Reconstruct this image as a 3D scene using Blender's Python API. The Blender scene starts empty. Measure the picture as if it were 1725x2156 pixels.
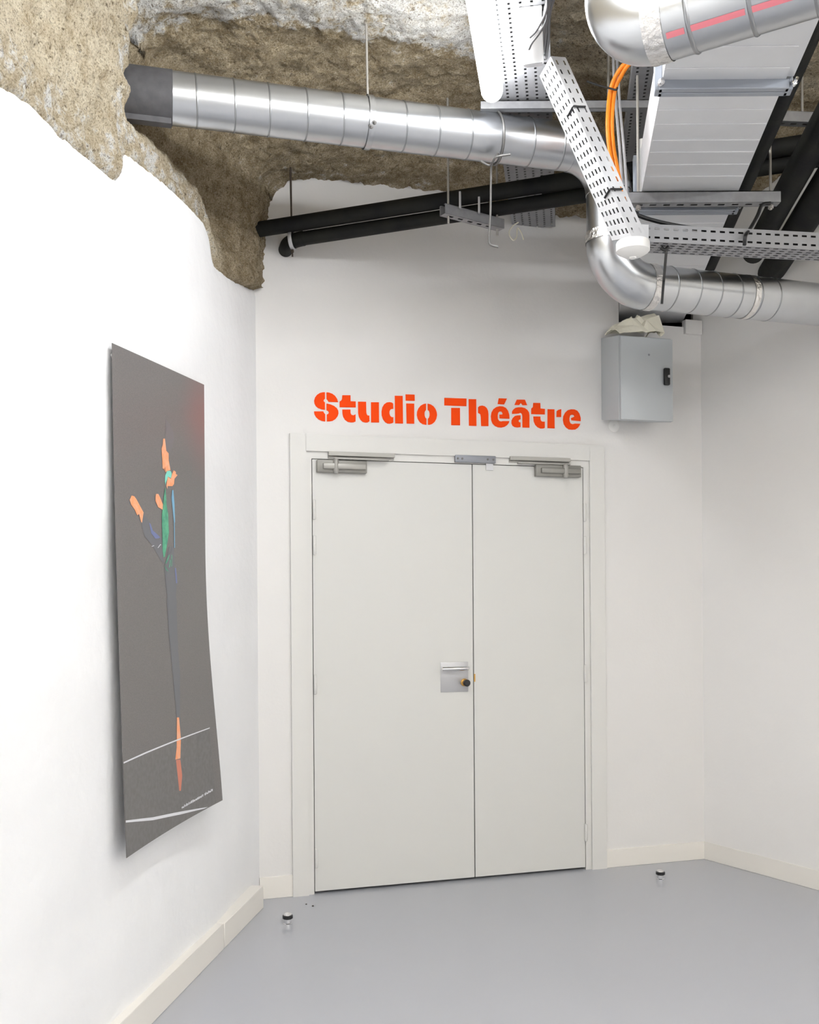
import bpy, bmesh, math, random
from mathutils import Vector, Matrix, noise
random.seed(7)
S = bpy.context.scene
C = S.collection
# ------------------------------------------------------------------ camera
F = 2000.0; CX = 862.5; HY = 1258.0; CAMZ = 1.40; ROLL = 0.007
cam_d = bpy.data.cameras.new('camera'); cam = bpy.data.objects.new('camera', cam_d); C.objects.link(cam)
cam_d.sensor_fit = 'HORIZONTAL'; cam_d.sensor_width = 36.0; cam_d.lens = 36.0 * F / 1725.0
cam_d.shift_y = (HY - 1078.0) / 1725.0; cam_d.clip_start = 0.05
cam.matrix_world = Matrix.Translation((0, 0, CAMZ)) @ Matrix.Rotation(math.pi / 2, 4, 'X') @ Matrix.Rotation(-ROLL, 4, 'Z')
S.camera = cam
# ------------------------------------------------------------------ world / exposure
w = bpy.data.worlds.new('world'); S.world = w; w.use_nodes = True
w.node_tree.nodes['Background'].inputs[0].default_value = (1, 1, 1, 1)
w.node_tree.nodes['Background'].inputs[1].default_value = 0.0
S.view_settings.view_transform = 'Standard'; S.view_settings.look = 'None'
S.view_settings.exposure = 1.80; S.view_settings.gamma = 1.0; S.view_settings.use_curve_mapping = False
LAMP = 12.5            # emission of the tube lamps
LAMP_COL = (0.965, 0.985, 1.0)
S.cycles.diffuse_bounces = 4; S.cycles.glossy_bounces = 3; S.cycles.max_bounces = 7

# ------------------------------------------------------------------ geometry of the place
def V(*a): return Vector(a)
def ray(px, py):
    u = px - CX; v = py - HY
    return V((u - ROLL * v) / F, 1.0, -(v + ROLL * u) / F)
CAM = V(0, 0, CAMZ)
def P(px, py, Y): return CAM + ray(px, py) * Y
def PZ(px, py, z):
    r = ray(px, py); return CAM + r * ((z - CAMZ) / r.z)
CO = V(-0.708, 4.424, 0)                                   # corner of left and back wall
A_B = math.radians(15.5)
DB = V(math.cos(A_B), math.sin(A_B), 0); NB = V(math.sin(A_B), -math.cos(A_B), 0)
DL = V(-0.158, -0.987, 0).normalized(); NL = V(0.987, -0.158, 0).normalized()
TC = 2.353                                                 # length of back wall to right corner
CR = CO + DB * TC
DR = V(0.558, -0.83, 0).normalized(); NR = V(-0.83, -0.558, 0).normalized()
def hit(px, py, o, n):
    r = ray(px, py); return CAM + r * ((o - CAM).dot(n) / r.dot(n))
def PB(px, py, off=0.0): return hit(px, py, CO + NB * off, NB)
def PL(px, py, off=0.0): return hit(px, py, CO + NL * off, NL)
def PR(px, py, off=0.0): return hit(px, py, CR + NR * off, NR)
def tz(px, py, off=0.0):
    p = PB(px, py, off) - CO; return p.dot(DB), p.z
def qz(px, py, off=0.0):
    p = PL(px, py, off) - CO; return p.dot(DL), p.z
def WB(t, z, o=0.0): return CO + DB * t + NB * o + V(0, 0, z)
def WL(q, z, s=0.0): return CO + DL * q + NL * s + V(0, 0, z)
def WR(t, z, o=0.0): return CR + DR * t + NR * o + V(0, 0, z)
VPD = V(0.165, 1.0, 0).normalized()                        # direction the service runs follow
VPN = V(1.0, -0.165, 0).normalized()

# ------------------------------------------------------------------ mesh helpers
def wloc(o):
    p = V(0, 0, 0)
    while o is not None:
        p = p + o.location; o = o.parent
    return p
def tag(o, label=None, cat=None, group=None, kind=None):
    if label: o['label'] = label
    if cat: o['category'] = cat
    if group: o['group'] = group
    if kind: o['kind'] = kind
    return o
def empty(name, loc, label=None, cat=None, group=None, kind=None):
    o = bpy.data.objects.new(name, None); C.objects.link(o); o.location = loc; o.empty_display_size = 0.1
    return tag(o, label, cat, group, kind)
def obj(name, vf, mat, parent=None, smooth=False, angle=40, bevel=0.0, seg=2, label=None, cat=None, group=None, kind=None):
    vs, fs = vf
    vs = [Vector(v) for v in vs]
    lo = V(*[min(v[i] for v in vs) for i in range(3)]); hi = V(*[max(v[i] for v in vs) for i in range(3)])
    c = (lo + hi) / 2
    if parent is None: c.z = lo.z
    me = bpy.data.meshes.new(name)
    me.from_pydata([tuple(v - c) for v in vs], [], fs); me.validate()
    bm = bmesh.new(); bm.from_mesh(me)
    bmesh.ops.recalc_face_normals(bm, faces=bm.faces)
    if bevel > 0:
        ed = [e for e in bm.edges if len(e.link_faces) == 2 and e.calc_face_angle(0) > 0.5]
        bmesh.ops.bevel(bm, geom=ed, offset=bevel, segments=seg, profile=0.5, affect='EDGES')
    bm.to_mesh(me); bm.free()
    if smooth or bevel > 0:
        me.polygons.foreach_set('use_smooth', [True] * len(me.polygons)); me.set_sharp_from_angle(angle=math.radians(angle))
    me.materials.append(mat)
    o = bpy.data.objects.new(name, me); C.objects.link(o)
    if parent is not None:
        o.parent = parent; o.location = c - wloc(parent)
    else: o.location = c
    return tag(o, label, cat, group, kind)
def join(*vfs):
    vs, fs = [], []
    for v, f in vfs:
        n = len(vs); vs += list(v); fs += [tuple(i + n for i in q) for q in f]
    return vs, fs
BOXF = [(0, 1, 3, 2), (4, 6, 7, 5), (0, 4, 5, 1), (2, 3, 7, 6), (0, 2, 6, 4), (1, 5, 7, 3)]
def hexa(fn, a0, a1, b0, b1, c0, c1):
    return [fn(a, b, c) for a in (a0, a1) for b in (b0, b1) for c in (c0, c1)], list(BOXF)
def boxB(t0, t1, z0, z1, o0, o1): return hexa(lambda t, z, o: WB(t, z, o), t0, t1, z0, z1, o0, o1)
def boxL(t0, t1, z0, z1, o0, o1): return hexa(lambda t, z, o: WL(t, z, o), t0, t1, z0, z1, o0, o1)
def boxR(t0, t1, z0, z1, o0, o1): return hexa(lambda t, z, o: WR(t, z, o), t0, t1, z0, z1, o0, o1)
def boxF(o, ax, ay, az, x0, x1, y0, y1, z0, z1):
    return hexa(lambda x, y, z: o + ax * x + ay * y + az * z, x0, x1, y0, y1, z0, z1)
def frames(pts):
    n = len(pts); T = []
    for i in range(n):
        d = pts[min(i + 1, n - 1)] - pts[max(i - 1, 0)]; T.append(d.normalized())
    up = V(0, 0, 1) if abs(T[0].z) < 0.9 else V(0, 1, 0)
    a = T[0].cross(up).normalized(); A = [a]
    for i in range(1, n):
        a = (a - T[i] * a.dot(T[i])).normalized(); A.append(a)
    return T, A
def tube(pts, r, seg=20, caps=True):
    pts = [Vector(p) for p in pts]; T, A = frames(pts); vs, fs = [], []
    rr = r if isinstance(r, (list, tuple)) else [r] * len(pts)
    for i, p in enumerate(pts):
        b = T[i].cross(A[i])
        for k in range(seg):
            t = 2 * math.pi * k / seg
            vs.append(p + (A[i] * math.cos(t) + b * math.sin(t)) * rr[i])
    for i in range(len(pts) - 1):
        for k in range(seg):
            k2 = (k + 1) % seg
            fs.append((i * seg + k, i * seg + k2, (i + 1) * seg + k2, (i + 1) * seg + k))
    if caps:
        fs.append(tuple(range(seg))[::-1]); n = (len(pts) - 1) * seg; fs.append(tuple(range(n, n + seg)))
    return vs, fs
def pipe_shell(pts, r, th=0.004, seg=32):
    a = tube(pts, r, seg, False); b = tube(pts, r - th, seg, False)
    return join(a, (b[0], [f[::-1] for f in b[1]]))
def lathe(base, axis, prof, seg=24):
    """prof: list of (radius, height) along axis from base"""
    axis = axis.normalized(); up = V(0, 0, 1) if abs(axis.z) < 0.9 else V(1, 0, 0)
    a = axis.cross(up).normalized(); b = axis.cross(a); vs, fs = [], []
    for r, h in prof:
        for k in range(seg):
            t = 2 * math.pi * k / seg
            vs.append(base + axis * h + (a * math.cos(t) + b * math.sin(t)) * max(r, 1e-4))
    for i in range(len(prof) - 1):
        for k in range(seg):
            k2 = (k + 1) % seg
            fs.append((i * seg + k, i * seg + k2, (i + 1) * seg + k2, (i + 1) * seg + k))
    fs.append(tuple(range(seg))[::-1]); n = (len(prof) - 1) * seg; fs.append(tuple(range(n, n + seg)))
    return vs, fs
def spline(pts, n=8):
    pts = [Vector(p) for p in pts]; out = []
    q = [pts[0] * 2 - pts[1]] + pts + [pts[-1] * 2 - pts[-2]]
    for i in range(1, len(q) - 2):
        p0, p1, p2, p3 = q[i - 1:i + 3]
        for k in range(n):
            t = k / n
            out.append(0.5 * ((2 * p1) + (p2 - p0) * t + (2 * p0 - 5 * p1 + 4 * p2 - p3) * t * t + (3 * p1 - p0 - 3 * p2 + p3) * t ** 3))
    out.append(pts[-1]); return out
def arc(p0, corner, p1, n=14):
    """quarter-ish bend from p0 to p1 tangent to both legs meeting at corner"""
    a = p0 - corner; b = p1 - corner; d0 = a.normalized(); d1 = b.normalized()
    ang = math.acos(max(-1, min(1, d0.dot(d1)))); ln = a.length
    R = ln * math.tan(ang / 2); bis = (d0 + d1).normalized(); ctr = corner + bis * (R / math.sin(ang / 2))
    va = p0 - ctr; vb = p1 - ctr; tot = va.angle(vb); ax = va.cross(vb).normalized()
    return [ctr + (Matrix.Rotation(tot * i / n, 3, ax) @ va) for i in range(n + 1)]
def ring_path(c, axis, R, n=36):
    axis = axis.normalized(); up = V(0, 0, 1) if abs(axis.z) < 0.9 else V(1, 0, 0)
    a = axis.cross(up).normalized(); b = axis.cross(a)
    return [c + (a * math.cos(2 * math.pi * k / n) + b * math.sin(2 * math.pi * k / n)) * R for k in range(n)]
def torus(c, axis, R, r, n=40, m=6, squash=1.0):
    axis = axis.normalized(); up = V(0, 0, 1) if abs(axis.z) < 0.9 else V(1, 0, 0)
    a = axis.cross(up).normalized(); b = axis.cross(a); vs, fs = [], []
    for k in range(n):
        t = 2 * math.pi * k / n; d = a * math.cos(t) + b * math.sin(t)
        for j in range(m):
            s = 2 * math.pi * j / m
            vs.append(c + d * (R + r * math.cos(s)) + axis * (r * squash * math.sin(s)))
    for k in range(n):
        for j in range(m):
            fs.append((k * m + j, k * m + (j + 1) % m, ((k + 1) % n) * m + (j + 1) % m, ((k + 1) % n) * m + j))
    return vs, fs
def perforated(fn, L, W, xs_slots, ys_slots, stagger=False):
    """sheet of L x W with rectangular holes at every (x-interval, y-interval); fn maps (x,y) to 3D"""
    bx = sorted(set([0, L] + [a for s in xs_slots for a in s])); by = sorted(set([0, W] + [a for s in ys_slots for a in s]))
    hx = set(a for a, _ in xs_slots); hy = set(a for a, _ in ys_slots)
    vs = [fn(x, y) for x in bx for y in by]; ny = len(by); fs = []
    for i in range(len(bx) - 1):
        for j in range(len(by) - 1):
            if bx[i] in hx and by[j] in hy: continue
            fs.append((i * ny + j, (i + 1) * ny + j, (i + 1) * ny + j + 1, i * ny + j + 1))
    return vs, fs
def prism(pts2, fn, d0, d1):
    """closed polygon extruded from depth d0 to d1; fn(x,y,d)"""
    n = len(pts2)
    vs = [fn(x, y, d0) for x, y in pts2] + [fn(x, y, d1) for x, y in pts2]
    fs = [tuple(range(n)), tuple(range(n, 2 * n))[::-1]] + [(i, (i + 1) % n, n + (i + 1) % n, n + i) for i in range(n)]
    return vs, fs
def sstep(x, a, b):
    t = max(0, min(1, (x - a) / (b - a))); return t * t * (3 - 2 * t)
def interp(x, tab):
    if x <= tab[0][0]: return tab[0][1]
    for (x0, y0), (x1, y1) in zip(tab, tab[1:]):
        if x <= x1: return y0 + (y1 - y0) * (x - x0) / (x1 - x0)
    return tab[-1][1]

# ------------------------------------------------------------------ materials
def srgb(r, g, b):
    f = lambda c: (c / 12.92 if c <= 0.04045 else ((c + 0.055) / 1.055) ** 2.4)
    return tuple(f(x / 255.0) for x in (r, g, b)) + (1,)
def mat(name, col, rough=0.5, metal=0.0, bump=0.0, bscale=40.0, var=0.0, vscale=8.0, col2=None, spec=0.5, coat=0.0, detail=4, rvar=0.0):
    m = bpy.data.materials.new(name); m.use_nodes = True; nt = m.node_tree; n = nt.nodes; b = n['Principled BSDF']
    b.inputs['Base Color'].default_value = col if len(col) == 4 else (*col, 1)
    b.inputs['Roughness'].default_value = rough; b.inputs['Metallic'].default_value = metal
    b.inputs['Specular IOR Level'].default_value = spec
    b.inputs['Coat Weight'].default_value = coat
    geo = n.new('ShaderNodeNewGeometry')
    if var > 0 or col2 or rvar > 0:
        t = n.new('ShaderNodeTexNoise'); t.inputs['Scale'].default_value = vscale; t.inputs['Detail'].default_value = detail
        nt.links.new(geo.outputs['Position'], t.inputs['Vector'])
        if rvar > 0:
            mr = n.new('ShaderNodeMapRange'); mr.inputs['From Min'].default_value = 0.3; mr.inputs['From Max'].default_value = 0.7
            mr.inputs['To Min'].default_value = rough - rvar; mr.inputs['To Max'].default_value = rough + rvar
            nt.links.new(t.outputs['Fac'], mr.inputs['Value']); nt.links.new(mr.outputs['Result'], b.inputs['Roughness'])
        if var > 0 or col2:
            mx = n.new('ShaderNodeMix'); mx.data_type = 'RGBA'
            c = col if len(col) == 4 else (*col, 1)
            mx.inputs['A'].default_value = c
            mx.inputs['B'].default_value = (col2 if len(col2) == 4 else (*col2, 1)) if col2 else tuple(x * (1 - var) for x in c[:3]) + (1,)
            r = n.new('ShaderNodeMapRange'); r.inputs['From Min'].default_value = 0.35; r.inputs['From Max'].default_value = 0.65
            nt.links.new(t.outputs['Fac'], r.inputs['Value']); nt.links.new(r.outputs['Result'], mx.inputs['Factor'])
            nt.links.new(mx.outputs['Result'], b.inputs['Base Color'])
    if bump > 0:
        t2 = n.new('ShaderNodeTexNoise'); t2.inputs['Scale'].default_value = bscale; t2.inputs['Detail'].default_value = 5
        nt.links.new(geo.outputs['Position'], t2.inputs['Vector'])
        bp = n.new('ShaderNodeBump'); bp.inputs['Strength'].default_value = bump; bp.inputs['Distance'].default_value = 0.01
        nt.links.new(t2.outputs['Fac'], bp.inputs['Height']); nt.links.new(bp.outputs['Normal'], b.inputs['Normal'])
    return m
M = {}
M['plaster'] = mat('painted rough plaster', (0.85, 0.85, 0.86), 0.75, bump=0.35, bscale=22, var=0.03, vscale=3)
M['wall'] = mat('painted smooth wall', (0.76, 0.745, 0.73), 0.6, bump=0.06, bscale=60, var=0.03, vscale=1.5)
M['wallr'] = mat('painted smooth side wall', (0.82, 0.805, 0.79), 0.6, bump=0.06, bscale=60, var=0.03, vscale=1.5)
M['door'] = mat('ivory door paint', (0.66, 0.655, 0.63), 0.42, bump=0.02, bscale=30)
M['frame'] = mat('ivory frame paint', (0.70, 0.69, 0.665), 0.45, bump=0.03, bscale=40)
M['skirt'] = mat('cream skirting', (0.80, 0.77, 0.72), 0.5, bump=0.05, bscale=30)
M['floor'] = mat('grey resin floor', (0.435, 0.445, 0.48), 0.24, bump=0.012, bscale=14, var=0.015, vscale=1.2, detail=2, spec=0.5)
M['galv'] = mat('galvanised duct steel', (0.58, 0.595, 0.615), 0.29, 1.0, bump=0.004, bscale=9, col2=(0.555, 0.57, 0.59), vscale=10, detail=2)
M['galv2'] = mat('galvanised duct sheet', (0.74, 0.745, 0.76), 0.42, 0.35, bump=0.006, bscale=10, col2=(0.715, 0.72, 0.735), vscale=10, detail=2)
M['flange'] = mat('zinc flange profile', (0.36, 0.385, 0.43), 0.4, 0.6)
M['seam'] = mat('lock seam steel', (0.36, 0.37, 0.385), 0.35, 1.0)
M['sleeve'] = mat('dark grey rubber sleeve', (0.10, 0.098, 0.105), 0.65, bump=0.05, bscale=80, var=0.25, vscale=30)
M['tape'] = mat('aluminium tape', (0.78, 0.76, 0.74), 0.30, 1.0, bump=0.8, bscale=60)
M['red'] = mat('red marker', (0.75, 0.22, 0.26), 0.5)
M['strut'] = mat('zinc strut channel', (0.33, 0.33, 0.34), 0.45, 0.5, var=0.15, vscale=30)
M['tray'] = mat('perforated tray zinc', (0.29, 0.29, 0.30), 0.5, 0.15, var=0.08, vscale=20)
M['traylit'] = mat('perforated tray zinc lit by tube', (0.58, 0.58, 0.59), 0.42, 0.2, var=0.05, vscale=20)  # lighter copy of the tray zinc, with the tube light put into its colour
M['black'] = mat('black pipe insulation', (0.005, 0.005, 0.006), 0.7, bump=0.08, bscale=60, col2=(0.014, 0.014, 0.011), vscale=9, spec=0.25)
M['blackp'] = mat('black plastic', (0.012, 0.012, 0.013), 0.4)
M['cable'] = mat('dark grey cable', (0.09, 0.088, 0.09), 0.5)
M['gcable'] = mat('grey conduit', (0.42, 0.42, 0.44), 0.5)
M['orange'] = mat('orange cable', (0.95, 0.27, 0.015), 0.45)
M['white'] = mat('white plastic', (0.83, 0.82, 0.80), 0.4)
M['wire'] = mat('grey steel wire', (0.16, 0.155, 0.15), 0.5, 0.5)
M['rod'] = mat('threaded rod', (0.42, 0.40, 0.37), 0.5, 0.6)
M['rusty'] = mat('rusty rod', (0.05, 0.035, 0.025), 0.8)
M['chrome'] = mat('chrome', (0.82, 0.82, 0.83), 0.12, 1.0)
M['alu'] = mat('satin aluminium', (0.50, 0.50, 0.515), 0.42, 0.6)
M['closer'] = mat('silver grey closer paint', (0.27, 0.262, 0.24), 0.42, 0.25)
M['closer2'] = mat('silver closer cover', (0.36, 0.35, 0.325), 0.38, 0.3)
M['steelgrey'] = mat('blue grey steel', (0.27, 0.28, 0.31), 0.45, 0.4)
M['brass'] = mat('brass', (0.62, 0.36, 0.10), 0.35, 0.9)
M['enclosure'] = mat('light grey enclosure paint', (0.50, 0.525, 0.54), 0.45, bump=0.02, bscale=200)
M['cream'] = mat('yellowed foam', (0.90, 0.86, 0.72), 0.8)
M['letter'] = mat('orange vinyl lettering', (0.93, 0.07, 0.004), 0.75, spec=0.15)
M['poster'] = mat('dark poster print', (0.175, 0.160, 0.157), 0.38, var=0.1, vscale=250, col2=(0.14, 0.130, 0.129))
M['skin'] = mat('print skin', (0.92, 0.33, 0.14), 0.4, col2=(0.85, 0.42, 0.25), vscale=60)
M['skin2'] = mat('print skin dim', (0.60, 0.20, 0.13), 0.4)
M['green'] = mat('print green shirt', (0.10, 0.44, 0.25), 0.4, col2=(0.05, 0.27, 0.17), vscale=45)
M['teal'] = mat('print teal collar', (0.22, 0.68, 0.56), 0.4)
M['pblue'] = mat('print blue', (0.15, 0.18, 0.36), 0.4)
M['plblue'] = mat('print light blue', (0.18, 0.40, 0.58), 0.4)
M['ptrous'] = mat('print trousers', (0.142, 0.142, 0.158), 0.4)
M['pred'] = mat('print red glow', (0.19, 0.125, 0.12), 0.4)
M['phair'] = mat('print hair', (0.165, 0.152, 0.16), 0.4)
M['pwhite'] = mat('print white', (0.72, 0.72, 0.76), 0.4)
M['pfloor'] = mat('print stage floor', (0.135, 0.127, 0.124), 0.38, col2=(0.16, 0.152, 0.152), vscale=60)
M['paperback'] = mat('poster back paper', (0.75, 0.80, 0.83), 0.6)
M['rag'] = M['cream']
# lamp
lm = bpy.data.materials.new('lit lamp diffuser'); lm.use_nodes = True
lb = lm.node_tree.nodes['Principled BSDF']; lb.inputs['Base Color'].default_value = (0.9, 0.9, 0.9, 1)
lb.inputs['Emission Color'].default_value = (*LAMP_COL, 1); lb.inputs['Emission Strength'].default_value = LAMP
M['lamp'] = lm
# rock
def rock_mat():
    m = bpy.data.materials.new('tufa rock'); m.use_nodes = True; nt = m.node_tree; n = nt.nodes; L = nt.links; b = n['Principled BSDF']
    b.inputs['Roughness'].default_value = 0.9; b.inputs['Specular IOR Level'].default_value = 0.2
    geo = n.new('ShaderNodeNewGeometry')
    def nz(scale, det=6, rough=0.6):
        t = n.new('ShaderNodeTexNoise'); t.inputs['Scale'].default_value = scale; t.inputs['Detail'].default_value = det
        t.inputs['Roughness'].default_value = rough; L.new(geo.outputs['Position'], t.inputs['Vector']); return t
    def mr(src, a, bb, c=0.0, d=1.0):
        r = n.new('ShaderNodeMapRange'); r.inputs['From Min'].default_value = a; r.inputs['From Max'].default_value = bb
        r.inputs['To Min'].default_value = c; r.inputs['To Max'].default_value = d; L.new(src, r.inputs['Value']); return r.outputs['Result']
    def mix(fac, A, B):
        x = n.new('ShaderNodeMix'); x.data_type = 'RGBA'
        if fac is not None: L.new(fac, x.inputs['Factor'])
        for k, s in (('A', A), ('B', B)):
            if isinstance(s, tuple): x.inputs[k].default_value = s
            else: L.new(s, x.inputs[k])
        return x.outputs['Result']
    def math_(op, a, bb):
        x = n.new('ShaderNodeMath'); x.operation = op
        for i, s in enumerate((a, bb)):
            if isinstance(s, (int, float)): x.inputs[i].default_value = s
            else: L.new(s, x.inputs[i])
        return x.outputs[0]
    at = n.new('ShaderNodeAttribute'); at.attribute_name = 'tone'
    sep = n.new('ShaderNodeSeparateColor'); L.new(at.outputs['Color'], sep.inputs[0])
    n1 = nz(16, 7, 0.72); n2 = nz(48, 6, 0.72); n3 = nz(4, 4); n4 = nz(170, 3, 0.7)
    vor = n.new('ShaderNodeTexVoronoi'); vor.inputs['Scale'].default_value = 34; vor.inputs['Randomness'].default_value = 1.0
    L.new(geo.outputs['Position'], vor.inputs['Vector'])
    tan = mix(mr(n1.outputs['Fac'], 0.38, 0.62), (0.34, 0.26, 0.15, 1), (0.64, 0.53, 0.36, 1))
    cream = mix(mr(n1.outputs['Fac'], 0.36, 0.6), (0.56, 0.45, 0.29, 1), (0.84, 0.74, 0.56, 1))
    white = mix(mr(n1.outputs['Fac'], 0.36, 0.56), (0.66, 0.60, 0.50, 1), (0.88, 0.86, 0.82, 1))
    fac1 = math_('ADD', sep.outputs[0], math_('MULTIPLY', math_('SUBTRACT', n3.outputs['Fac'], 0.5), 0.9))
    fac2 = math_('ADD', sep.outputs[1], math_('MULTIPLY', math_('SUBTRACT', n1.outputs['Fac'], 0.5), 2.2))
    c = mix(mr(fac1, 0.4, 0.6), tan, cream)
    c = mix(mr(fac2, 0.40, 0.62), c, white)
    pit = mr(n2.outputs['Fac'], 0.34, 0.43, 1.0, 0.0)
    c = mix(math_('MULTIPLY', pit, 0.92), c, (0.16, 0.11, 0.06, 1))
    c = mix(mr(n4.outputs['Fac'], 0.38, 0.48, 0.6, 0.0), c, (0.20, 0.145, 0.08, 1))
    c = mix(mr(n4.outputs['Fac'], 0.54, 0.66, 0.0, 0.35), c, (0.88, 0.84, 0.74, 1))
    L.new(c, b.inputs['Base Color'])
    h = math_('ADD', math_('MULTIPLY', n2.outputs['Fac'], 1.5), math_('MULTIPLY', n1.outputs['Fac'], 1.2))
    h = math_('ADD', h, math_('MULTIPLY', mr(vor.outputs['Distance'], 0.0, 0.5), 0.5))
    bp = n.new('ShaderNodeBump'); bp.inputs['Strength'].default_value = 1.0; bp.inputs['Distance'].default_value = 0.022
    L.new(h, bp.inputs['Height']); L.new(bp.outputs['Normal'], b.inputs['Normal'])
    return m
M['rock'] = rock_mat()

# ================================================================== the setting
RY = -3.2                                                   # rear of the room
def line_at_y(o, d, y): return o + d * ((y - o.y) / d.y)
RE = line_at_y(CR, DR, 1.2); LE = line_at_y(CO, DL, RY); RR = V(RE.x, RY, 0)
def slab(pts, z0, z1): return prism([(p.x, p.y) for p in pts], lambda x, y, d: V(x, y, d), z0, z1)
obj('floor', slab([LE + V(-.4, -.2, 0), RR + V(.3, -.2, 0), RE + V(.3, 0, 0), CR + V(.4, 1.3, 0), CO + V(-.4, .8, 0)], -0.1, 0.0), M['floor'],
    label='glossy blue-grey resin floor', kind='structure')
# left wall: painted plaster with an irregular top edge
TOP_PX = [(-60, 140), (0, 180), (28, 196), (60, 215), (95, 250), (130, 290), (160, 312), (190, 335), (222, 362), (246, 381), (249, 352), (253, 336), (268, 326), (285, 338),
          (300, 350), (345, 385), (375, 410), (400, 435), (430, 470), (441, 500), (445, 530), (452, 560), (480, 585), (510, 600), (540, 613), (546, 613)]
TOP = sorted((qz(x, y)) for x, y in TOP_PX)
def wall_top(q): return interp(q, TOP)
def left_wall():
    qs = [-0.03 + 0.015 * i for i in range(165)]; qs += [qs[-1] + 0.15 * (i + 1) for i in range(38)]
    nz = 90; vs, fs = [], []
    for q in qs:
        zt = wall_top(q) + 0.006 * noise.noise(V(q * 22, 3.1, 0)) + 0.004 * noise.noise(V(q * 70, 1.1, 0))
        for j in range(nz + 1):
            z = zt * j / nz
            d = 0.006 * noise.fractal(V(q * 2.3, z * 2.3, 4.2), 1.0, 2.0, 3)
            d *= sstep(q, 0.0, 0.25)
            if abs(q) < 2.6:      # a shallow joint running along the wall
                zl = 0.36 + 0.02 * noise.noise(V(q * 4, 0, 9)) + 0.03 * (q - 1.3)
                d += -0.004 * math.exp(-((z - zl) / 0.006) ** 2) * sstep(q, 1.35, 1.7)
            d += 0.022 * sstep(q, 0.12, 0.8) * (1 - sstep(z, 0.16, 0.5))
            if j == nz: d -= 0.006
            vs.append(WL(q, z, d))
        vs.append(WL(q, zt, -0.08))
    n = nz + 2
    for i in range(len(qs) - 1):
        for j in range(n - 1): fs.append((i * n + j, (i + 1) * n + j, (i + 1) * n + j + 1, i * n + j + 1))
    return vs, fs
obj('wall_left', left_wall(), M['plaster'], smooth=True, angle=60, label='rough white painted plaster wall below the bare rock', kind='structure')

# back wall with the door opening and the duct opening
dL, _ = tz(646, 1400); dR, _ = tz(1243, 1400); _, dT = tz(900, 958)
hL, _ = tz(1303, 650); hR, _ = tz(1486, 660); _, hB = tz(1380, 684); hT = 3.12
def back_wall():
    bt = [-0.06, dL, dR, hL, hR, TC + 0.05]; bz = [0, dT, hB, hT, 3.75]; vfs = []
    for i in range(5):
        for j in range(4):
            if i == 1 and j == 0: continue
            if i == 3 and j == 2: continue
            vfs.append((bt[i], bt[i + 1], bz[j], bz[j + 1]))
    vs, fs = [], []; idx = {}
    def vid(t, z, o):
        k = (round(t, 5), round(z, 5), o)
        if k not in idx: idx[k] = len(vs); vs.append(WB(t, z, o))
        return idx[k]
    edges = {}
    for t0, t1, z0, z1 in vfs:
        q = [(t0, z0), (t1, z0), (t1, z1), (t0, z1)]
        fs.append(tuple(vid(a, b, 0.0) for a, b in q)); fs.append(tuple(vid(a, b, -0.14) for a, b in q[::-1]))
        for k in range(4):
            e = (q[k], q[(k + 1) % 4]); edges[e] = edges.get(e, 0) + 1
    for (a, b) in list(edges):
        if (b, a) not in edges:
            fs.append((vid(*a, 0.0), vid(*a, -0.14), vid(*b, -0.14), vid(*b, 0.0)))
    return vs, fs
wb = obj('wall_back', back_wall(), M['wall'], label='smooth off-white wall around the double door', kind='structure')
obj('wall_right', boxR(-0.05, 4.7, 0, 3.75, -0.14, 0.0), M['wallr'], label='plain off-white wall right of the door corner', kind='structure')
obj('wall_side', slab([RE, RR, RR + V(.14, 0, 0), RE + V(.14, 0, 0)], 0, 3.75), M['wall'], label='plain off-white side wall behind the viewer', kind='structure')
obj('wall_rear', slab([LE + V(-.2, 0, 0), RR, RR + V(0, -.14, 0), LE + V(-.2, -.14, 0)], 0, 3.75), M['wall'], label='plain off-white wall behind the viewer', kind='structure')

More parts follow.
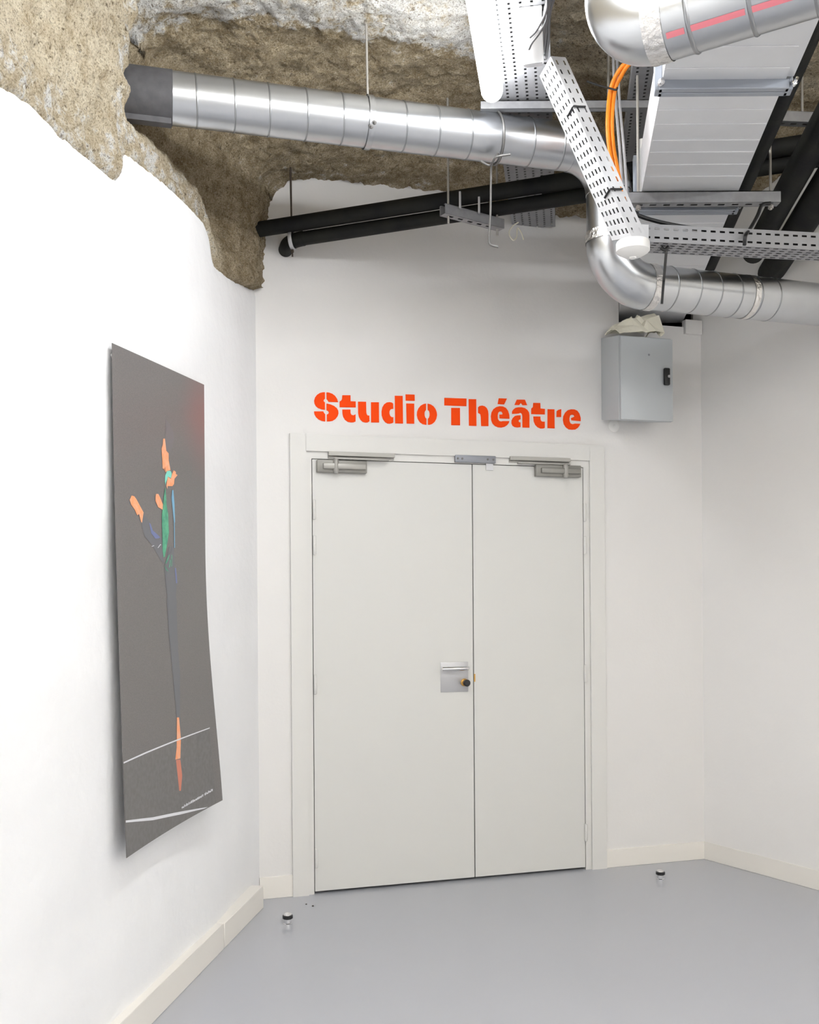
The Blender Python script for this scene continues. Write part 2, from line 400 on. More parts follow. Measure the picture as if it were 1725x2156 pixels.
# rock vault: the rough wall above the plaster and the ceiling in one surface
def rock():
    qs = []; q = -1.75
    while q < 2.25: qs.append(q); q += 0.0105 if q > -1.1 else 0.03
    while q < 8.2: qs.append(q); q += 0.08
    nw = 62                                              # rows of the wall part
    ss = []; s = 0.0
    while s < 2.6: ss.append(s); s += 0.0125
    while s < 6.6: ss.append(s); s += 0.09
    def s_wall(q, z, zb):
        h = z - zb
        near = 0.006 + 0.05 * sstep(h, 0.1, 0.7)
        rec = -0.015 - 0.135 * sstep(h, 0.09, 0.26) * (1 - 0.35 * sstep(h, 0.3, 0.55))
        far = 0.035 + 0.03 * sstep(h, 0.1, 0.5)
        a = sstep(q, 1.30, 1.36)                          # the ridge
        bb = 1 - sstep(q, 0.10, 0.62)                     # the hanging tongue in the corner
        v = rec * (1 - a) + near * a
        v = v * (1 - bb) + far * bb
        return v
    def z_ceil(q, s):
        D = (q + 0.458 * s) * 0.909                       # distance from the back wall
        z = 3.365 + 0.13 * sstep(D, 0.10, 0.95) + 0.16 * sstep(D, 0.9, 2.0)
        z += 0.03 * math.sin(s * 2.1 + 0.4) + 0.02 * math.sin(q * 3.3 + s)
        z += 0.06 * sstep(s, 1.6, 2.6)
        return z
    grid = []; tone = []
    for q in qs:
        zt0 = wall_top(max(q, -0.02)); zb = zt0 + 0.004
        col = []
        zc0 = z_ceil(q, 0.12)
        zr = zc0 - 0.12
        col.append(WL(q, zb - 0.05, -0.07)); tone.append((1, 0))
        for j in range(nw):
            z = zb + (zr - zb) * j / (nw - 1)
            s = s_wall(q, z, zt0)
            if j == 0: s = min(s, 0.0) - 0.004
            col.append(WL(q, z, s))
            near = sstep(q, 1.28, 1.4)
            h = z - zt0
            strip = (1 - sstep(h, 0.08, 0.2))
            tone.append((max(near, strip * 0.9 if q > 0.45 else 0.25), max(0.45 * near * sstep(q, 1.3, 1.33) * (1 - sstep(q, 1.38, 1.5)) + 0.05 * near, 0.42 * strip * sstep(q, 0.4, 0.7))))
        sw = s_wall(q, zr, zt0)
        for s in ss:
            # round the corner between wall and ceiling
            k = sstep(s, 0.0, 0.22)
            z = zr + (z_ceil(q, s) - zr) * math.sqrt(max(0, 1 - (1 - min(1, s / 0.22)) ** 2))
            col.append(WL(q, z, s + sw * (1 - k)))
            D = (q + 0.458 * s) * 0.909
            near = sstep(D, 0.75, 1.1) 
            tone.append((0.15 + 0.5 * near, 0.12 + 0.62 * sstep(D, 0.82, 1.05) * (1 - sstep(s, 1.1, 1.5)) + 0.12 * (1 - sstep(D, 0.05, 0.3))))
        grid.append(col)
    nr = len(grid[0]); nq = len(qs); vs = []
    for i in range(nq):
        for j in range(nr):
            p = grid[i][j]
            a = grid[min(i + 1, nq - 1)][j] - grid[max(i - 1, 0)][j]; b = grid[i][min(j + 1, nr - 1)] - grid[i][max(j - 1, 0)]
            n = a.cross(b)
            if n.length > 1e-9: n.normalize()
            amp = 1.0 if j > 2 else 0.25 * j
            big = noise.fractal(p * 3.0 + V(5, 1, 0), 1.0, 2.0, 2) * 0.028
            mid = noise.fractal(p * 11.0, 0.9, 2.1, 3) * 0.016
            fine = noise.noise(p * 40.0) * 0.009 + noise.noise(p * 78.0) * 0.006
            if qs[i] > 2.4: fine = 0
            vs.append(p + n * ((big * (0.35 if j < nw else 1.0) + mid + fine) * amp))
    fs = []
    for i in range(nq - 1):
        for j in range(nr - 1): fs.append((i * nr + j, (i + 1) * nr + j, (i + 1) * nr + j + 1, i * nr + j + 1))
    me = bpy.data.meshes.new('ceiling'); me.from_pydata([tuple(v) for v in vs], [], fs)
    me.polygons.foreach_set('use_smooth', [True] * len(me.polygons))
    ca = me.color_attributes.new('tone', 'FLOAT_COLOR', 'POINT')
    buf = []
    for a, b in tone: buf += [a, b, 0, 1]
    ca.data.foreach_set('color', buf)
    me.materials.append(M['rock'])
    o = bpy.data.objects.new('ceiling', me); C.objects.link(o)
    tag(o, 'rough tan and white bare rock vault overhead', kind='structure')
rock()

# skirtings
bl = empty('baseboard_left', WL(1.0, 0, 0.03), 'thick cream skirting board along the left wall', kind='structure')
qj, _ = qz(472, 1980, 0.055)
q0 = 0.115
for a, b in ((q0, qj - 0.005), (qj + 0.005, 7.5)):
    obj('board', boxL(a, b, 0.0, 0.10 if a < qj else 0.102, -0.02, 0.056), M['skirt'], bl, bevel=0.002, seg=1)
tA, _ = tz(624, 1860); tB, _ = tz(1274, 1800)
obj('baseboard_back_left', boxB(0.0, tA, 0, 0.10, -0.01, 0.008), M['skirt'], label='short cream skirting left of the door frame', kind='structure', bevel=0.0015, seg=1)
obj('baseboard_back_right', boxB(tB, TC, 0, 0.092, -0.01, 0.008), M['skirt'], label='short cream skirting right of the door frame', kind='structure', bevel=0.0015, seg=1)
obj('baseboard_right', boxR(0.0, 4.7, 0, 0.092, -0.01, 0.008), M['skirt'], label='cream skirting along the right wall', kind='structure', bevel=0.0015, seg=1)

# ------------------------------------------------------------------ double door
oL, _ = tz(613, 1400); oR, _ = tz(1273, 1400); _, oT = tz(940, 926)
lL, _ = tz(660.5, 1400, 0.004); lM, _ = tz(997.5, 1400, 0.004); lR, _ = tz(1230, 1400, 0.004); _, lT = tz(830, 972.5, 0.004)
door = empty('door_1', WB((dL + dR) / 2, 0, 0), 'ivory double door with an unequal pair of leaves', kind='structure')
tA1 = (oL, dL); 
obj('architrave', join(boxB(oL, dL + 0.002, 0, oT, -0.01, 0.016), boxB(dR - 0.002, oR, 0, oT, -0.01, 0.016), boxB(dL, dR, dT - 0.002, oT, -0.01, 0.016)), M['frame'], door)
g = 0.0035
obj('jamb', join(boxB(dL, lL - g, 0, dT, -0.12, 0.004), boxB(lR + g, dR, 0, dT, -0.12, 0.004), boxB(lL - g, lR + g, lT + g, dT, -0.12, 0.004)), M['frame'], door)
leafA = obj('door_leaf', boxB(lL, lM - 0.0025, 0.013, lT, -0.04, 0.004), M['door'], door, bevel=0.001, seg=1)
leafB = obj('door_leaf', boxB(lM + 0.0025, lR, 0.013, lT, -0.04, 0.004), M['door'], door, bevel=0.001, seg=1)
def hinge(px, py, h_px, leaf):
    t, z = tz(px, py, 0.01); h = h_px * 0.00237; r = 0.0075
    b = WB(t, z - h / 2, 0.010)
    obj('hinge', lathe(b, V(0, 0, 1), [(r * .6, -.004), (r, 0), (r, h * .50), (r * .8, h * .505), (r * .8, h * .515), (r, h * .52), (r, h * .97), (r * .6, h)], 14), M['frame'], leaf, smooth=True)
for y in (1072, 1147, 1440, 1806): hinge(662 + (y - 1072) * 0.006, y, 38, leafA)
for y in (1078, 1147, 1417, 1752): hinge(1231.5 + (y - 1078) * 0.004, y, 37, leafB)
def rectB(x0, y0, x1, y1, off):
    ta, za = tz((x0 + x1) / 2, y0, off); tb, zb = tz((x0 + x1) / 2, y1, off)
    t0, _ = tz(x0, (y0 + y1) / 2, off); t1, _ = tz(x1, (y0 + y1) / 2, off)
    return t0, t1, zb, za
# lock
t0, t1, z0, z1 = rectB(928, 1394, 986, 1457, 0.006)
obj('lock_plate', boxB(t0, t1, z0, z1, 0.004, 0.0075), M['alu'], leafA, bevel=0.0012)
hz = tz(950, 1408, 0.05)[1]; he = t1 - 0.012
obj('lever_handle', tube([WB(he, hz, 0.006), WB(he, hz, 0.036), WB(he - 0.004, hz, 0.046), WB(he - 0.014, hz, 0.052), WB(he - 0.05, hz, 0.053), WB(t0 - 0.006, hz, 0.053)], [0.011, 0.011, 0.011, 0.0105, 0.0105, 0.010], 16), M['chrome'], leafA, smooth=True)
kt, kz = tz(985, 1438, 0.045)
obj('knob_rose', lathe(WB(kt - 0.004, kz, 0.0070), NB, [(0.019, 0), (0.019, 0.006), (0.013, 0.010), (0.012, 0.028)], 24), M['brass'], leafA, smooth=True)
obj('knob', lathe(WB(kt - 0.004, kz, 0.034), NB, [(0.012, 0), (0.0165, 0.003), (0.017, 0.016), (0.013, 0.020), (0.001, 0.021)], 24), M['blackp'], leafA, smooth=True)
t_, z_ = tz(999.5, 1427, 0.004)
obj('latch_guard', boxB(t_ - 0.003, t_ + 0.004, z_ - 0.019, z_ + 0.019, 0.003, 0.006), M['brass'], leafB)
# closers
def closer(bx, pin_x, rail, arm, flip, leaf):
    t0, t1, z0, z1 = rectB(*bx, 0.03)
    body = obj('door_closer', boxB(t0, t1, z0, z1, 0.004, 0.032), M['closer'], door, bevel=0.003)
    zm = (z0 + z1) / 2; w_ = t1 - t0
    obj('closer_cover', boxB(t0 + w_ * (.11 if not flip else .10), t1 - w_ * .03, zm - 0.015, zm + 0.013, 0.030, 0.047), M['closer2'] if not flip else M['closer'], body, bevel=0.005)
    tp, _ = tz(pin_x, (bx[1] + bx[3]) / 2, 0.04)
    obj('pinion', lathe(WB(tp, z0 - 0.006, 0.036), V(0, 0, 1), [(0.009, 0), (0.014, 0.008), (0.014, z1 - z0 + 0.004), (0.009, z1 - z0 + 0.012)], 16), M['closer2'], body, smooth=True)
    a0, a1, b0, b1 = rectB(*rail, 0.02)
    obj('slide_rail', join(boxB(a0, a1, b0 + 0.010, b1, 0.004, 0.026), boxB(a0, a1, b0, b0 + 0.010, 0.004, 0.008)), M['closer2'], body, bevel=0.001, seg=1)
    c0, c1, d0, d1 = rectB(*arm, 0.03)
    obj('closer_arm', boxB(c0, c1, d0, d1, 0.020, 0.040), M['closer2'], body, bevel=0.002)
closer((668, 969, 773, 995), 708, (692, 953, 831, 966), (704, 965.5, 819, 969), False, leafA)
closer((1129, 979, 1224, 1003.5), 1192, (1074, 963, 1201, 975), (1090, 974.5, 1200, 978), True, leafB)
t0, t1, z0, z1 = rectB(959, 959, 1044, 974, 0.02)
dc = obj('door_coordinator', boxB(t0, t1, z0, z1, 0.003, 0.022), M['steelgrey'], door, bevel=0.0015)
for k in (0.06, 0.17, 0.80, 0.94):
    obj('screw', lathe(WB(t0 + (t1 - t0) * k, (z0 + z1) / 2, 0.021), NB, [(0.0055, 0), (0.005, 0.003)], 10), M['wire'], dc, smooth=True)
t0, t1, z0, z1 = rectB(1024, 972, 1039, 990, 0.01)
obj('strike_tab', boxB(t0, t1, z0, z1, 0.003, 0.009), M['alu'], dc)

# ------------------------------------------------------------------ lettering on the wall
LET = {
 'S': (650, 815, [[(395,125),(340,128),(270,145),(200,190),(155,250),(132,330),(140,400),(175,465),(230,510),(310,540),(395,555),(395,375),(365,350),(362,320),(385,295),(395,285)],
   [(432,128),(500,135),(575,165),(640,215),(690,290),(712,368),(485,360),(465,330),(432,290)],
   [(432,400),(520,418),(610,455),(680,510),(715,570),(722,640),(700,710),(650,775),(580,820),(510,832),(440,835),(440,665),(475,650),(490,615),(470,580),(432,565)],
   [(130,590),(355,590),(370,625),(400,660),(400,835),(320,822),(240,785),(175,725),(140,660)]]),
 't': (650, 815, [[(815,200),(1012,200),(1015,345),(1140,350),(1140,495),(750,488),(750,350),(790,325),(808,290)],
   [(815,545),(1012,545),(1015,635),(1040,675),(1085,685),(1135,660),(1135,835),(1085,855),(1030,858),(950,845),(880,795),(835,720),(818,640)]]),
 'u': (650, 815, [[(1195,355),(1390,358),(1395,610),(1405,660),(1430,690),(1468,690),(1472,830),(1430,858),(1380,862),(1310,845),(1255,795),(1215,720),(1198,630)],
   [(1510,370),(1700,370),(1705,860),(1512,858)]]),
 'd': (790, 815, [[(435,400),(400,375),(345,365),(280,375),(220,415),(175,490),(155,590),(160,690),(190,780),(240,850),(300,885),(360,888),(410,875),(440,860),(440,730),(400,730),(365,700),(345,640),(348,585),(370,545),(405,530),(438,530)],
   [(475,212),(665,215),(675,885),(485,880)]]),
 'i': (790, 815, [[(735,178),(955,185),(958,335),(738,330)], [(752,398),(945,402),(945,888),(762,885)]]),
 'o': (790, 815, [[(1232,400),(1170,412),(1100,450),(1045,520),(1015,600),(1010,680),(1030,770),(1080,850),(1150,900),(1240,918),(1240,770),(1210,735),(1195,680),(1195,620),(1210,580),(1232,560)],
   [(1270,402),(1340,420),(1410,465),(1460,530),(1490,610),(1498,680),(1480,770),(1440,845),(1380,895),(1320,915),(1278,912),(1278,770),(1305,735),(1320,680),(1320,630),(1305,580),(1272,555)]]),
 'T': (925, 825, [[(122,148),(660,165),(655,350),(122,330)], [(290,390),(500,393),(503,812),(290,808)]]),
 'h': (925, 825, [[(712,178),(893,180),(900,828),(720,822)],
   [(940,375),(975,345),(1040,335),(1100,350),(1150,395),(1180,460),(1190,540),(1190,832),(1015,830),(1005,600),(995,545),(965,525),(940,515)]]),
 'e_acute': (925, 825, [[(1440,158),(1638,165),(1570,308),(1415,298)],
   [(1700,655),(1695,560),(1665,460),(1610,390),(1540,355),(1460,350),(1380,370),(1310,420),(1265,500),(1250,590),(1258,690),(1290,770),(1350,830),(1420,860),(1500,868),(1580,850),(1640,810),(1680,760),(1695,710),(1540,710),(1490,720),(1450,705),(1420,660),(1412,580),(1425,510),(1460,478),(1505,480),(1530,510),(1530,550),(1455,552),(1460,645)]]),
 'a_circumflex': (1080, 825, [[(95,190),(290,192),(345,325),(235,325),(195,270),(150,322),(38,318)],
   [(-20,480),(10,430),(60,390),(130,375),(210,375),(290,395),(350,440),(390,500),(400,570),(400,870),(232,865),(230,580),(215,530),(180,510),(150,525),(110,530),(-20,535)],
   [(185,570),(110,572),(50,585),(0,630),(-30,690),(-35,760),(-10,820),(40,855),(110,865),(185,855),(185,745),(150,735),(135,710),(150,680),(185,668)]]),
 't_second': (1080, 825, [[(495,270),(662,272),(668,405),(775,415),(772,550),(445,540),(445,405),(485,370)],
   [(497,598),(665,600),(668,670),(690,715),(730,725),(772,720),(772,875),(730,890),(670,890),(600,860),(540,800),(505,720)]]),
 'r': (1080, 825, [[(840,422),(1005,425),(1010,888),(838,880)], [(1060,470),(1095,440),(1170,420),(1168,612),(1055,610)]]),
 'e': (1080, 825, [[(1640,712),(1640,630),(1610,530),(1560,460),(1490,428),(1410,425),(1330,445),(1265,505),(1222,590),(1212,680),(1230,780),(1280,860),(1350,910),(1430,920),(1510,915),(1570,875),(1610,825),(1632,775),(1500,770),(1440,785),(1395,765),(1370,710),(1368,640),(1385,575),(1430,552),(1475,565),(1490,600),(1450,620),(1408,635),(1415,690)]]),
}
sg = empty('wall_lettering', WB(tz(940, 880)[0], tz(940, 890)[1], 0.0), 'orange stencil lettering reading Studio Théâtre above the door', 'sign')
for k, (x0, y0, polys) in LET.items():
    vf = []
    for poly in polys:
        p2 = [tz(x0 + x / 11.5, y0 + y / 11.5) for x, y in poly]
        vf.append(prism(p2, lambda t, z, d: WB(t, z, d), 0.0, 0.003))
    obj('letter', join(*vf), M['letter'], sg)

# ------------------------------------------------------------------ poster on the left wall
pq0, pz_tl = qz(237.5, 722, 0.022); pq1, pz_tr = qz(431, 810, 0.022)
_, pz_bl = qz(264, 1808, 0.055); _, pz_br = qz(452, 1692, 0.075)
PW = pq0 - pq1
def p_off(a, b):
    l = 0.020 + 0.036 * b ** 1.5
    r = 0.020 + 0.058 * sstep(b, 0.35, 1.15) ** 1.3 * 1.25
    m = 0.022 + 0.022 * b
    return (l * (1 - a) * (1 - a) + 2 * a * (1 - a) * m + r * a * a)
def p_z(a, b):
    zt = pz_tl + (pz_tr - pz_tl) * a; zb = pz_bl + (pz_br - pz_bl) * a
    return zt + (zb - zt) * b
def p_pt(a, b, e=0.0): return WL(pq0 - PW * a, p_z(a, b), p_off(a, b) + e)
def p_ab(px, py):
    off = 0.03; a = b = 0
    for _ in range(6):
        q, z = qz(px, py, off); a = (pq0 - q) / PW
        zt = pz_tl + (pz_tr - pz_tl) * a; zb = pz_bl + (pz_br - pz_bl) * a; b = (z - zt) / (zb - zt)
        a = max(-.05, min(1.05, a)); b = max(-.05, min(1.05, b)); off = p_off(a, b)
    return a, b
po = empty('poster', WL(pq0 - PW / 2, pz_bl, 0.03), 'tall dark poster of a dancer with one leg raised, curling off the wall', 'poster')
def poster_sheet():
    na, nb = 24, 60; vs, fs = [], []
    for e in (0.0, -0.0016):
        for i in range(na + 1):
            for j in range(nb + 1): vs.append(p_pt(i / na, j / nb, e))
    N = (na + 1) * (nb + 1)
    for i in range(na):
        for j in range(nb):
            a = i * (nb + 1) + j
            fs.append((a, a + nb + 1, a + nb + 2, a + 1)); fs.append((N + a, N + a + 1, N + a + nb + 2, N + a + nb + 1))
    def rim(a, b): fs.append((a, b, N + b, N + a))
    for j in range(nb):
        rim(j, j + 1); a = na * (nb + 1) + j; rim(a + 1, a)
    for i in range(na):
        rim((i + 1) * (nb + 1), i * (nb + 1)); rim(i * (nb + 1) + nb, (i + 1) * (nb + 1) + nb)
    return vs, fs
def print_glow(m, c, rad, col):
    nt = m.node_tree; n = nt.nodes; b = n['Principled BSDF']; src = b.inputs['Base Color'].links[0].from_socket
    g = n.new('ShaderNodeNewGeometry'); d = n.new('ShaderNodeVectorMath'); d.operation = 'DISTANCE'; d.inputs[1].default_value = c
    nt.links.new(g.outputs['Position'], d.inputs[0])
    r = n.new('ShaderNodeMapRange'); r.interpolation_type = 'SMOOTHSTEP'
    r.inputs['From Min'].default_value = 0.0; r.inputs['From Max'].default_value = rad; r.inputs['To Min'].default_value = 0.9; r.inputs['To Max'].default_value = 0.0
    nt.links.new(d.outputs['Value'], r.inputs['Value'])
    x = n.new('ShaderNodeMix'); x.data_type = 'RGBA'; x.inputs['B'].default_value = (*col, 1)
    nt.links.new(r.outputs['Result'], x.inputs['Factor']); nt.links.new(src, x.inputs['A']); nt.links.new(x.outputs['Result'], b.inputs['Base Color'])
print_glow(M['poster'], p_pt(1.02, 0.085), 0.30, (0.24, 0.125, 0.12))      # reddish stage light printed on the poster
obj('printed_sheet', poster_sheet(), M['poster'], po, smooth=True, angle=60)
def overlay(name, polys, m, e=0.0012, label=None, joined=False):
    if len(polys) > 1 and not joined:
        for p_ in polys: overlay(name, [p_], m, e, label)
        return
    bm = bmesh.new()
    for poly in polys:
        ab = [p_ab(x, y) for x, y in poly]
        f = bm.faces.new([bm.verts.new((min(.999, max(.001, a)), min(.999, max(.001, b)), 0)) for a, b in ab])
    bmesh.ops.triangulate(bm, faces=bm.faces[:])
    for _ in range(2):
        ed = [x for x in bm.edges if (x.verts[0].co - x.verts[1].co).length > 0.05]
        if ed: bmesh.ops.subdivide_edges(bm, edges=ed, cuts=1); bmesh.ops.triangulate(bm, faces=bm.faces[:])
    bm.verts.index_update()
    vs = [p_pt(v.co.x, v.co.y, e) for v in bm.verts]; fs = [tuple(v.index for v in f.verts) for f in bm.faces]
    bm.free()
    return obj(name, (vs, fs), m, po, label=label)
Z1 = lambda L: [(260 + x / 8.986, 860 + y / 8.986) for x, y in L]
Z2 = lambda L: [(260 + x / 8.986, 1040 + y / 8.986) for x, y in L]
Z3 = lambda L: [(210 + x / 3.593, 1260 + y / 3.593) for x, y in L]
overlay('printed_stage', [[(255, 1607), (330, 1578), (440, 1531), (448, 1610), (455, 1690), (436, 1704), (350, 1757), (264, 1806)]], M['pfloor'], 0.0006)
overlay('printed_hair', [Z1([(790,190),(860,280),(940,440),(960,560),(930,700),(880,840),(855,850),(800,780),(790,600),(800,450),(830,380)])], M['phair'], 0.0006)
overlay('printed_trousers', [Z2([(380,380),(480,510),(560,700),(680,800),(725,850),(735,1000),(750,1210),(790,1350),(700,1250),(560,1000),(400,800),(340,580)]),
    Z2([(860,1000),(950,1000),(975,1500),(1010,1700),(990,1900),(1000,2156),(850,2156),(800,1700),(770,1400)]),
    Z3([(505,0),(580,0),(592,400),(607,560),(607,900),(582,905),(555,600),(525,300)])], M['ptrous'], 0.0007)
overlay('printed_denim', [Z2([(480,540),(510,570),(550,690),(640,770),(690,820),(660,840),(600,845),(520,740)]), Z2([(965,1400),(990,1400),(1015,1690),(990,1690)])], M['pblue'], 0.0012)
overlay('printed_foot', [Z2([(150,30),(200,45),(240,100),(310,230),(375,350),(360,450),(345,550),(325,520),(290,380),(255,405),(210,300),(140,200),(112,110)]),
    Z3([(582,900),(598,900),(612,1060),(608,1210),(570,1220),(580,1130)])], M['skin'], 0.0012)
overlay('printed_reflection', [Z3([(575,1222),(608,1218),(622,1340),(612,1455),(600,1455)])], M['skin2'], 0.0012)
overlay('printed_face', [Z1([(745,570),(780,570),(795,700),(805,800),(850,850),(825,960),(850,980),(885,1165),(820,1185),(795,1215),(800,1060),(760,1150),(735,1130),(730,980),(722,870),(715,760),(740,680)])], M['skin'], 0.0012)
overlay('printed_hand', [Z1([(945,1170),(985,1200),(985,1240),(1018,1260),(960,1330),(950,1430),(920,1470),(830,1470),(825,1525),(805,1460),(835,1290),(890,1330),(915,1240)]),
    Z2([(610,0),(655,0),(685,60),(700,160),(740,200),(735,300),(650,250),(600,130),(630,100),(630,60),(600,60)])], M['skin'], 0.0014)
overlay('printed_collar', [Z1([(820,1185),(885,1180),(910,1230),(895,1320),(840,1290),(800,1400),(790,1460),(780,1380),(785,1270)])], M['teal'], 0.0012)
overlay('printed_shirt', [Z2([(785,-130),(795,-60),(810,200),(840,380),(850,600),(855,720),(830,900),(800,1070),(775,1190),(752,1200),(735,1050),(730,800),(725,600),(722,400),(740,250),(755,80)]),
    Z2([(862,1140),(868,1160),(830,1270),(800,1320),(785,1312)]), Z2([(905,1150),(915,1150),(912,1370),(900,1375)]), Z2([(770,1345),(820,1430),(855,1475),(800,1440)]), Z2([(880,1250),(890,1250),(870,1390),(855,1390)])], M['green'], 0.0013)
overlay('printed_rim_light', [Z1([(915,1545),(940,1545),(960,1800),(972,2156),(950,2156),(905,1700)]), Z2([(950,520),(965,520),(968,1020),(955,1020)])], M['plblue'], 0.0012)
overlay('printed_stage_line', [Z3([(158,1247),(350,1160),(560,1075),(830,976),(830,983),(560,1086),(350,1172),(160,1258)]), Z3([(180,1688),(400,1655),(610,1612),(818,1577),(790,1590),(610,1634),(400,1678),(182,1703)]),
    Z2([(525,990),(570,972),(575,982),(532,998)]), Z2([(640,1020),(690,950),(712,965),(690,968),(652,1022)])], M['pwhite'], 0.0014)
cap = []
random.seed(3)
x = 382.0
while x < 446.5:
    wd = random.choice((1.2, 1.6, 2.0, 2.4)); k = (x - 382) / 65.0; yb = 1702.5 - 37.5 * k
    hgt = random.choice((3.4, 3.8, 4.6, 5.4))
    if abs(x - 429) > 1.2: cap.append([(x, yb), (x, yb - hgt), (x + wd, yb - hgt - .5), (x + wd, yb - .5)])
    x += wd + random.choice((.35, .45, .8))
tag(overlay('printed_caption', cap, M['pwhite'], 0.0014, joined=True), kind='stuff')
for a in (0.04, 0.96):
    obj('wall_spacer', tube([WL(pq0 - PW * a, p_z(a, 0.02) , -0.01), p_pt(a, 0.02, -0.001)], 0.006, 10), M['white'], po)

# ------------------------------------------------------------------ lamps: the visible tube, and unseen ones added for fill
def lamp(y0, y1, label, dx=0.0):
    p_end = PZ(1036, 188, 3.20) + VPN * dx
    base = p_end - VPD * 0.0
    a = p_end + VPD * (y0 - p_end.y) / VPD.y; b = p_end + VPD * (y1 - p_end.y) / VPD.y
    L = empty('tube_lamp', (a + b) / 2 - V(0, 0, 0.045), label, 'lamp', 'tube lamps in a row under the vault')
    n = 4 if y1 > 3.0 else 2; sg_ = 20 if y1 > 3.0 else 8; r = 0.039
    pts = [a + VPD * (r * (1 - math.cos(math.pi / 2 * i / n))) for i in range(n)] + [a + VPD * r, b - VPD * r] + [b - VPD * (r * (1 - math.cos(math.pi / 2 * (n - 1 - i) / n))) for i in range(n)]
    rs = [max(.004, r * math.sin(math.pi / 2 * i / n)) for i in range(n)] + [r, r] + [max(.004, r * math.sin(math.pi / 2 * (n - 1 - i) / n)) for i in range(n)]
    obj('diffuser', tube(pts, rs, sg_), M['lamp'], L, smooth=True, angle=80)
    for k in (0.22, 0.78):
        c = a + (b - a) * k
        obj('clip', join(boxF(c, VPD, VPN, V(0, 0, 1), -0.012, 0.012, -0.012, 0.012, 0.036, 0.085)), M['tray'], L)
ye = PZ(1036, 202, 3.20).y
lamp(ye - 1.55, ye, 'glowing white tube lamp hanging beside the perforated ceiling tray')
lamp(ye - 3.35, ye - 1.80, 'unseen tube lamp added in line with the visible one, behind the viewer')  # this tube and the next are unseen, put in behind the viewer
lamp(ye - 5.2, ye - 3.65, 'farthest unseen tube lamp added to the row, near the rear wall')
lamp(ye - 3.6, ye - 2.05, 'unseen fill tube added in a second row, behind the viewer on the right', 1.9)  # from here on, extra rows added only to brighten the room
lamp(ye - 5.4, ye - 3.85, 'unseen fill tube added in the second row, near the rear wall', 1.9)
lamp(ye - 4.3, ye - 2.75, 'unseen fill tube added between the first and second rows, behind the viewer', 0.95)
lamp(ye - 6.1, ye - 4.55, 'unseen fill tube added between the first and second rows, near the rear wall', 0.95)
lamp(ye - 3.9, ye - 2.35, 'unseen fill tube added in a third row, behind the viewer at the far right', 3.3)
lamp(ye - 5.7, ye - 4.15, 'unseen fill tube added in the third row, near the rear wall', 3.3)

# ------------------------------------------------------------------ round spiral ducts
DD = 0.175
def seam(parent, c, axis, R=DD / 2, r=0.0021, m=None, name='seam_ring'):
    return obj(name, torus(c, axis, R, r, 40, 6, 1.6), m or M['seam'], parent, smooth=True, angle=80)
ZA = 3.155
A0 = PZ(363, 207, ZA); A1 = PZ(1185, 309, ZA)
dA = (A1 - A0).normalized()
corner_ad = A0 + dA * ((P(1287, 330, A1.y).x - A0.x) / dA.x)
CZ = 2.612
# lower run
C0 = P(1400, 600, 3.74); C1 = P(1725, 622, 4.00); zc = (C0.z + C1.z) / 2; C0.z = zc; C1.z = zc + 0.012
dC = (C1 - C0).normalized()
cxy = V(corner_ad.x, corner_ad.y, 0)
kx = C0 + dC * ((cxy.x - C0.x) / dC.x)
corner_bot = V(cxy.x, cxy.y, kx.z)
C1s = kx + dC * 1.5
off_fix = corner_bot - kx
duct = empty('spiral_duct', corner_bot - V(0, 0, DD / 2), 'galvanised round spiral duct running from the rock, dropping and turning right above the door', 'duct')
Re = 0.165
bA = corner_ad - dA * Re; bA2 = corner_ad - V(0, 0, Re); bB = corner_bot + V(0, 0, Re); bC = corner_bot + dC * Re
obj('duct_pipe', tube([A0, bA], DD / 2, 40), M['galv'], duct, smooth=True)
obj('elbow', tube(arc(bA, corner_ad, bA2), DD / 2 + 0.002, 40), M['galv'], duct, smooth=True)
obj('duct_pipe', tube([bA2, bB], DD / 2, 40), M['galv'], duct, smooth=True)
obj('elbow', tube(arc(bB, corner_bot, bC, 18), DD / 2 + 0.002, 40), M['galv'], duct, smooth=True)
endC = corner_bot + dC * ((WR(0.6, 0).x - corner_bot.x) / dC.x + 0.25)
obj('duct_pipe', tube([bC, endC], DD / 2, 40), M['galv'], duct, smooth=True)
A_end = PZ(272, 196, ZA)
A_end = A0 - dA * (A0 - A_end).length
obj('dark_sleeve', tube([A_end - dA * 0.06, A0], DD / 2 + 0.002, 40), M['sleeve'], duct, smooth=True, label='dark grey sleeve where the duct enters the rock')
obj('sleeve_lip', boxF(A0, dA, V(dA.y, -dA.x, 0), V(0, 0, 1), -0.17, -0.004, -0.006, 0.03, -DD / 2 - 0.016, -DD / 2 + 0.004), M['sleeve'], duct)
LA = (bA - A0).length
for px in (412, 491, 563, 641, 716, 846, 914, 981, 1110, 1172):
    k = (PZ(px, 207 + (px - 363) * 0.124, ZA) - A0).dot(dA)
    ax = (dA + V(0, 0, 0.05)).normalized()
    seam(duct, A0 + dA * k, ax)
for px in (1440, 1500, 1556, 1612, 1668, 1720):
    k = (P(px, 612, C0.y) - bC).dot(dC) * 1.02
    seam(duct, bC + dC * k, dC)
def band(parent, c, ax, wd, R, m, name='tape_band'):
    prof = []
    n = 6
    for i in range(n + 1): prof.append((R + 0.0012 * (random.random()), wd * i / n))
    v = lathe(c - ax.normalized() * wd / 2, ax, prof, 36); return obj(name, (v[0], v[1][:-2]), m, parent, smooth=True)
band(duct, bC + dC * 0.012, dC, 0.034, DD / 2 + 0.0030, M['tape'])
band(duct, P(1600, 618, C0.y) + (bC - bC), dC, 0.03, DD / 2 + 0.003, M['tape']) if False else None
kt_ = (P(1598, 618, 3.9) - bC).dot(dC); band(duct, bC + dC * kt_, dC, 0.026, DD / 2 + 0.0012, M['tape'])
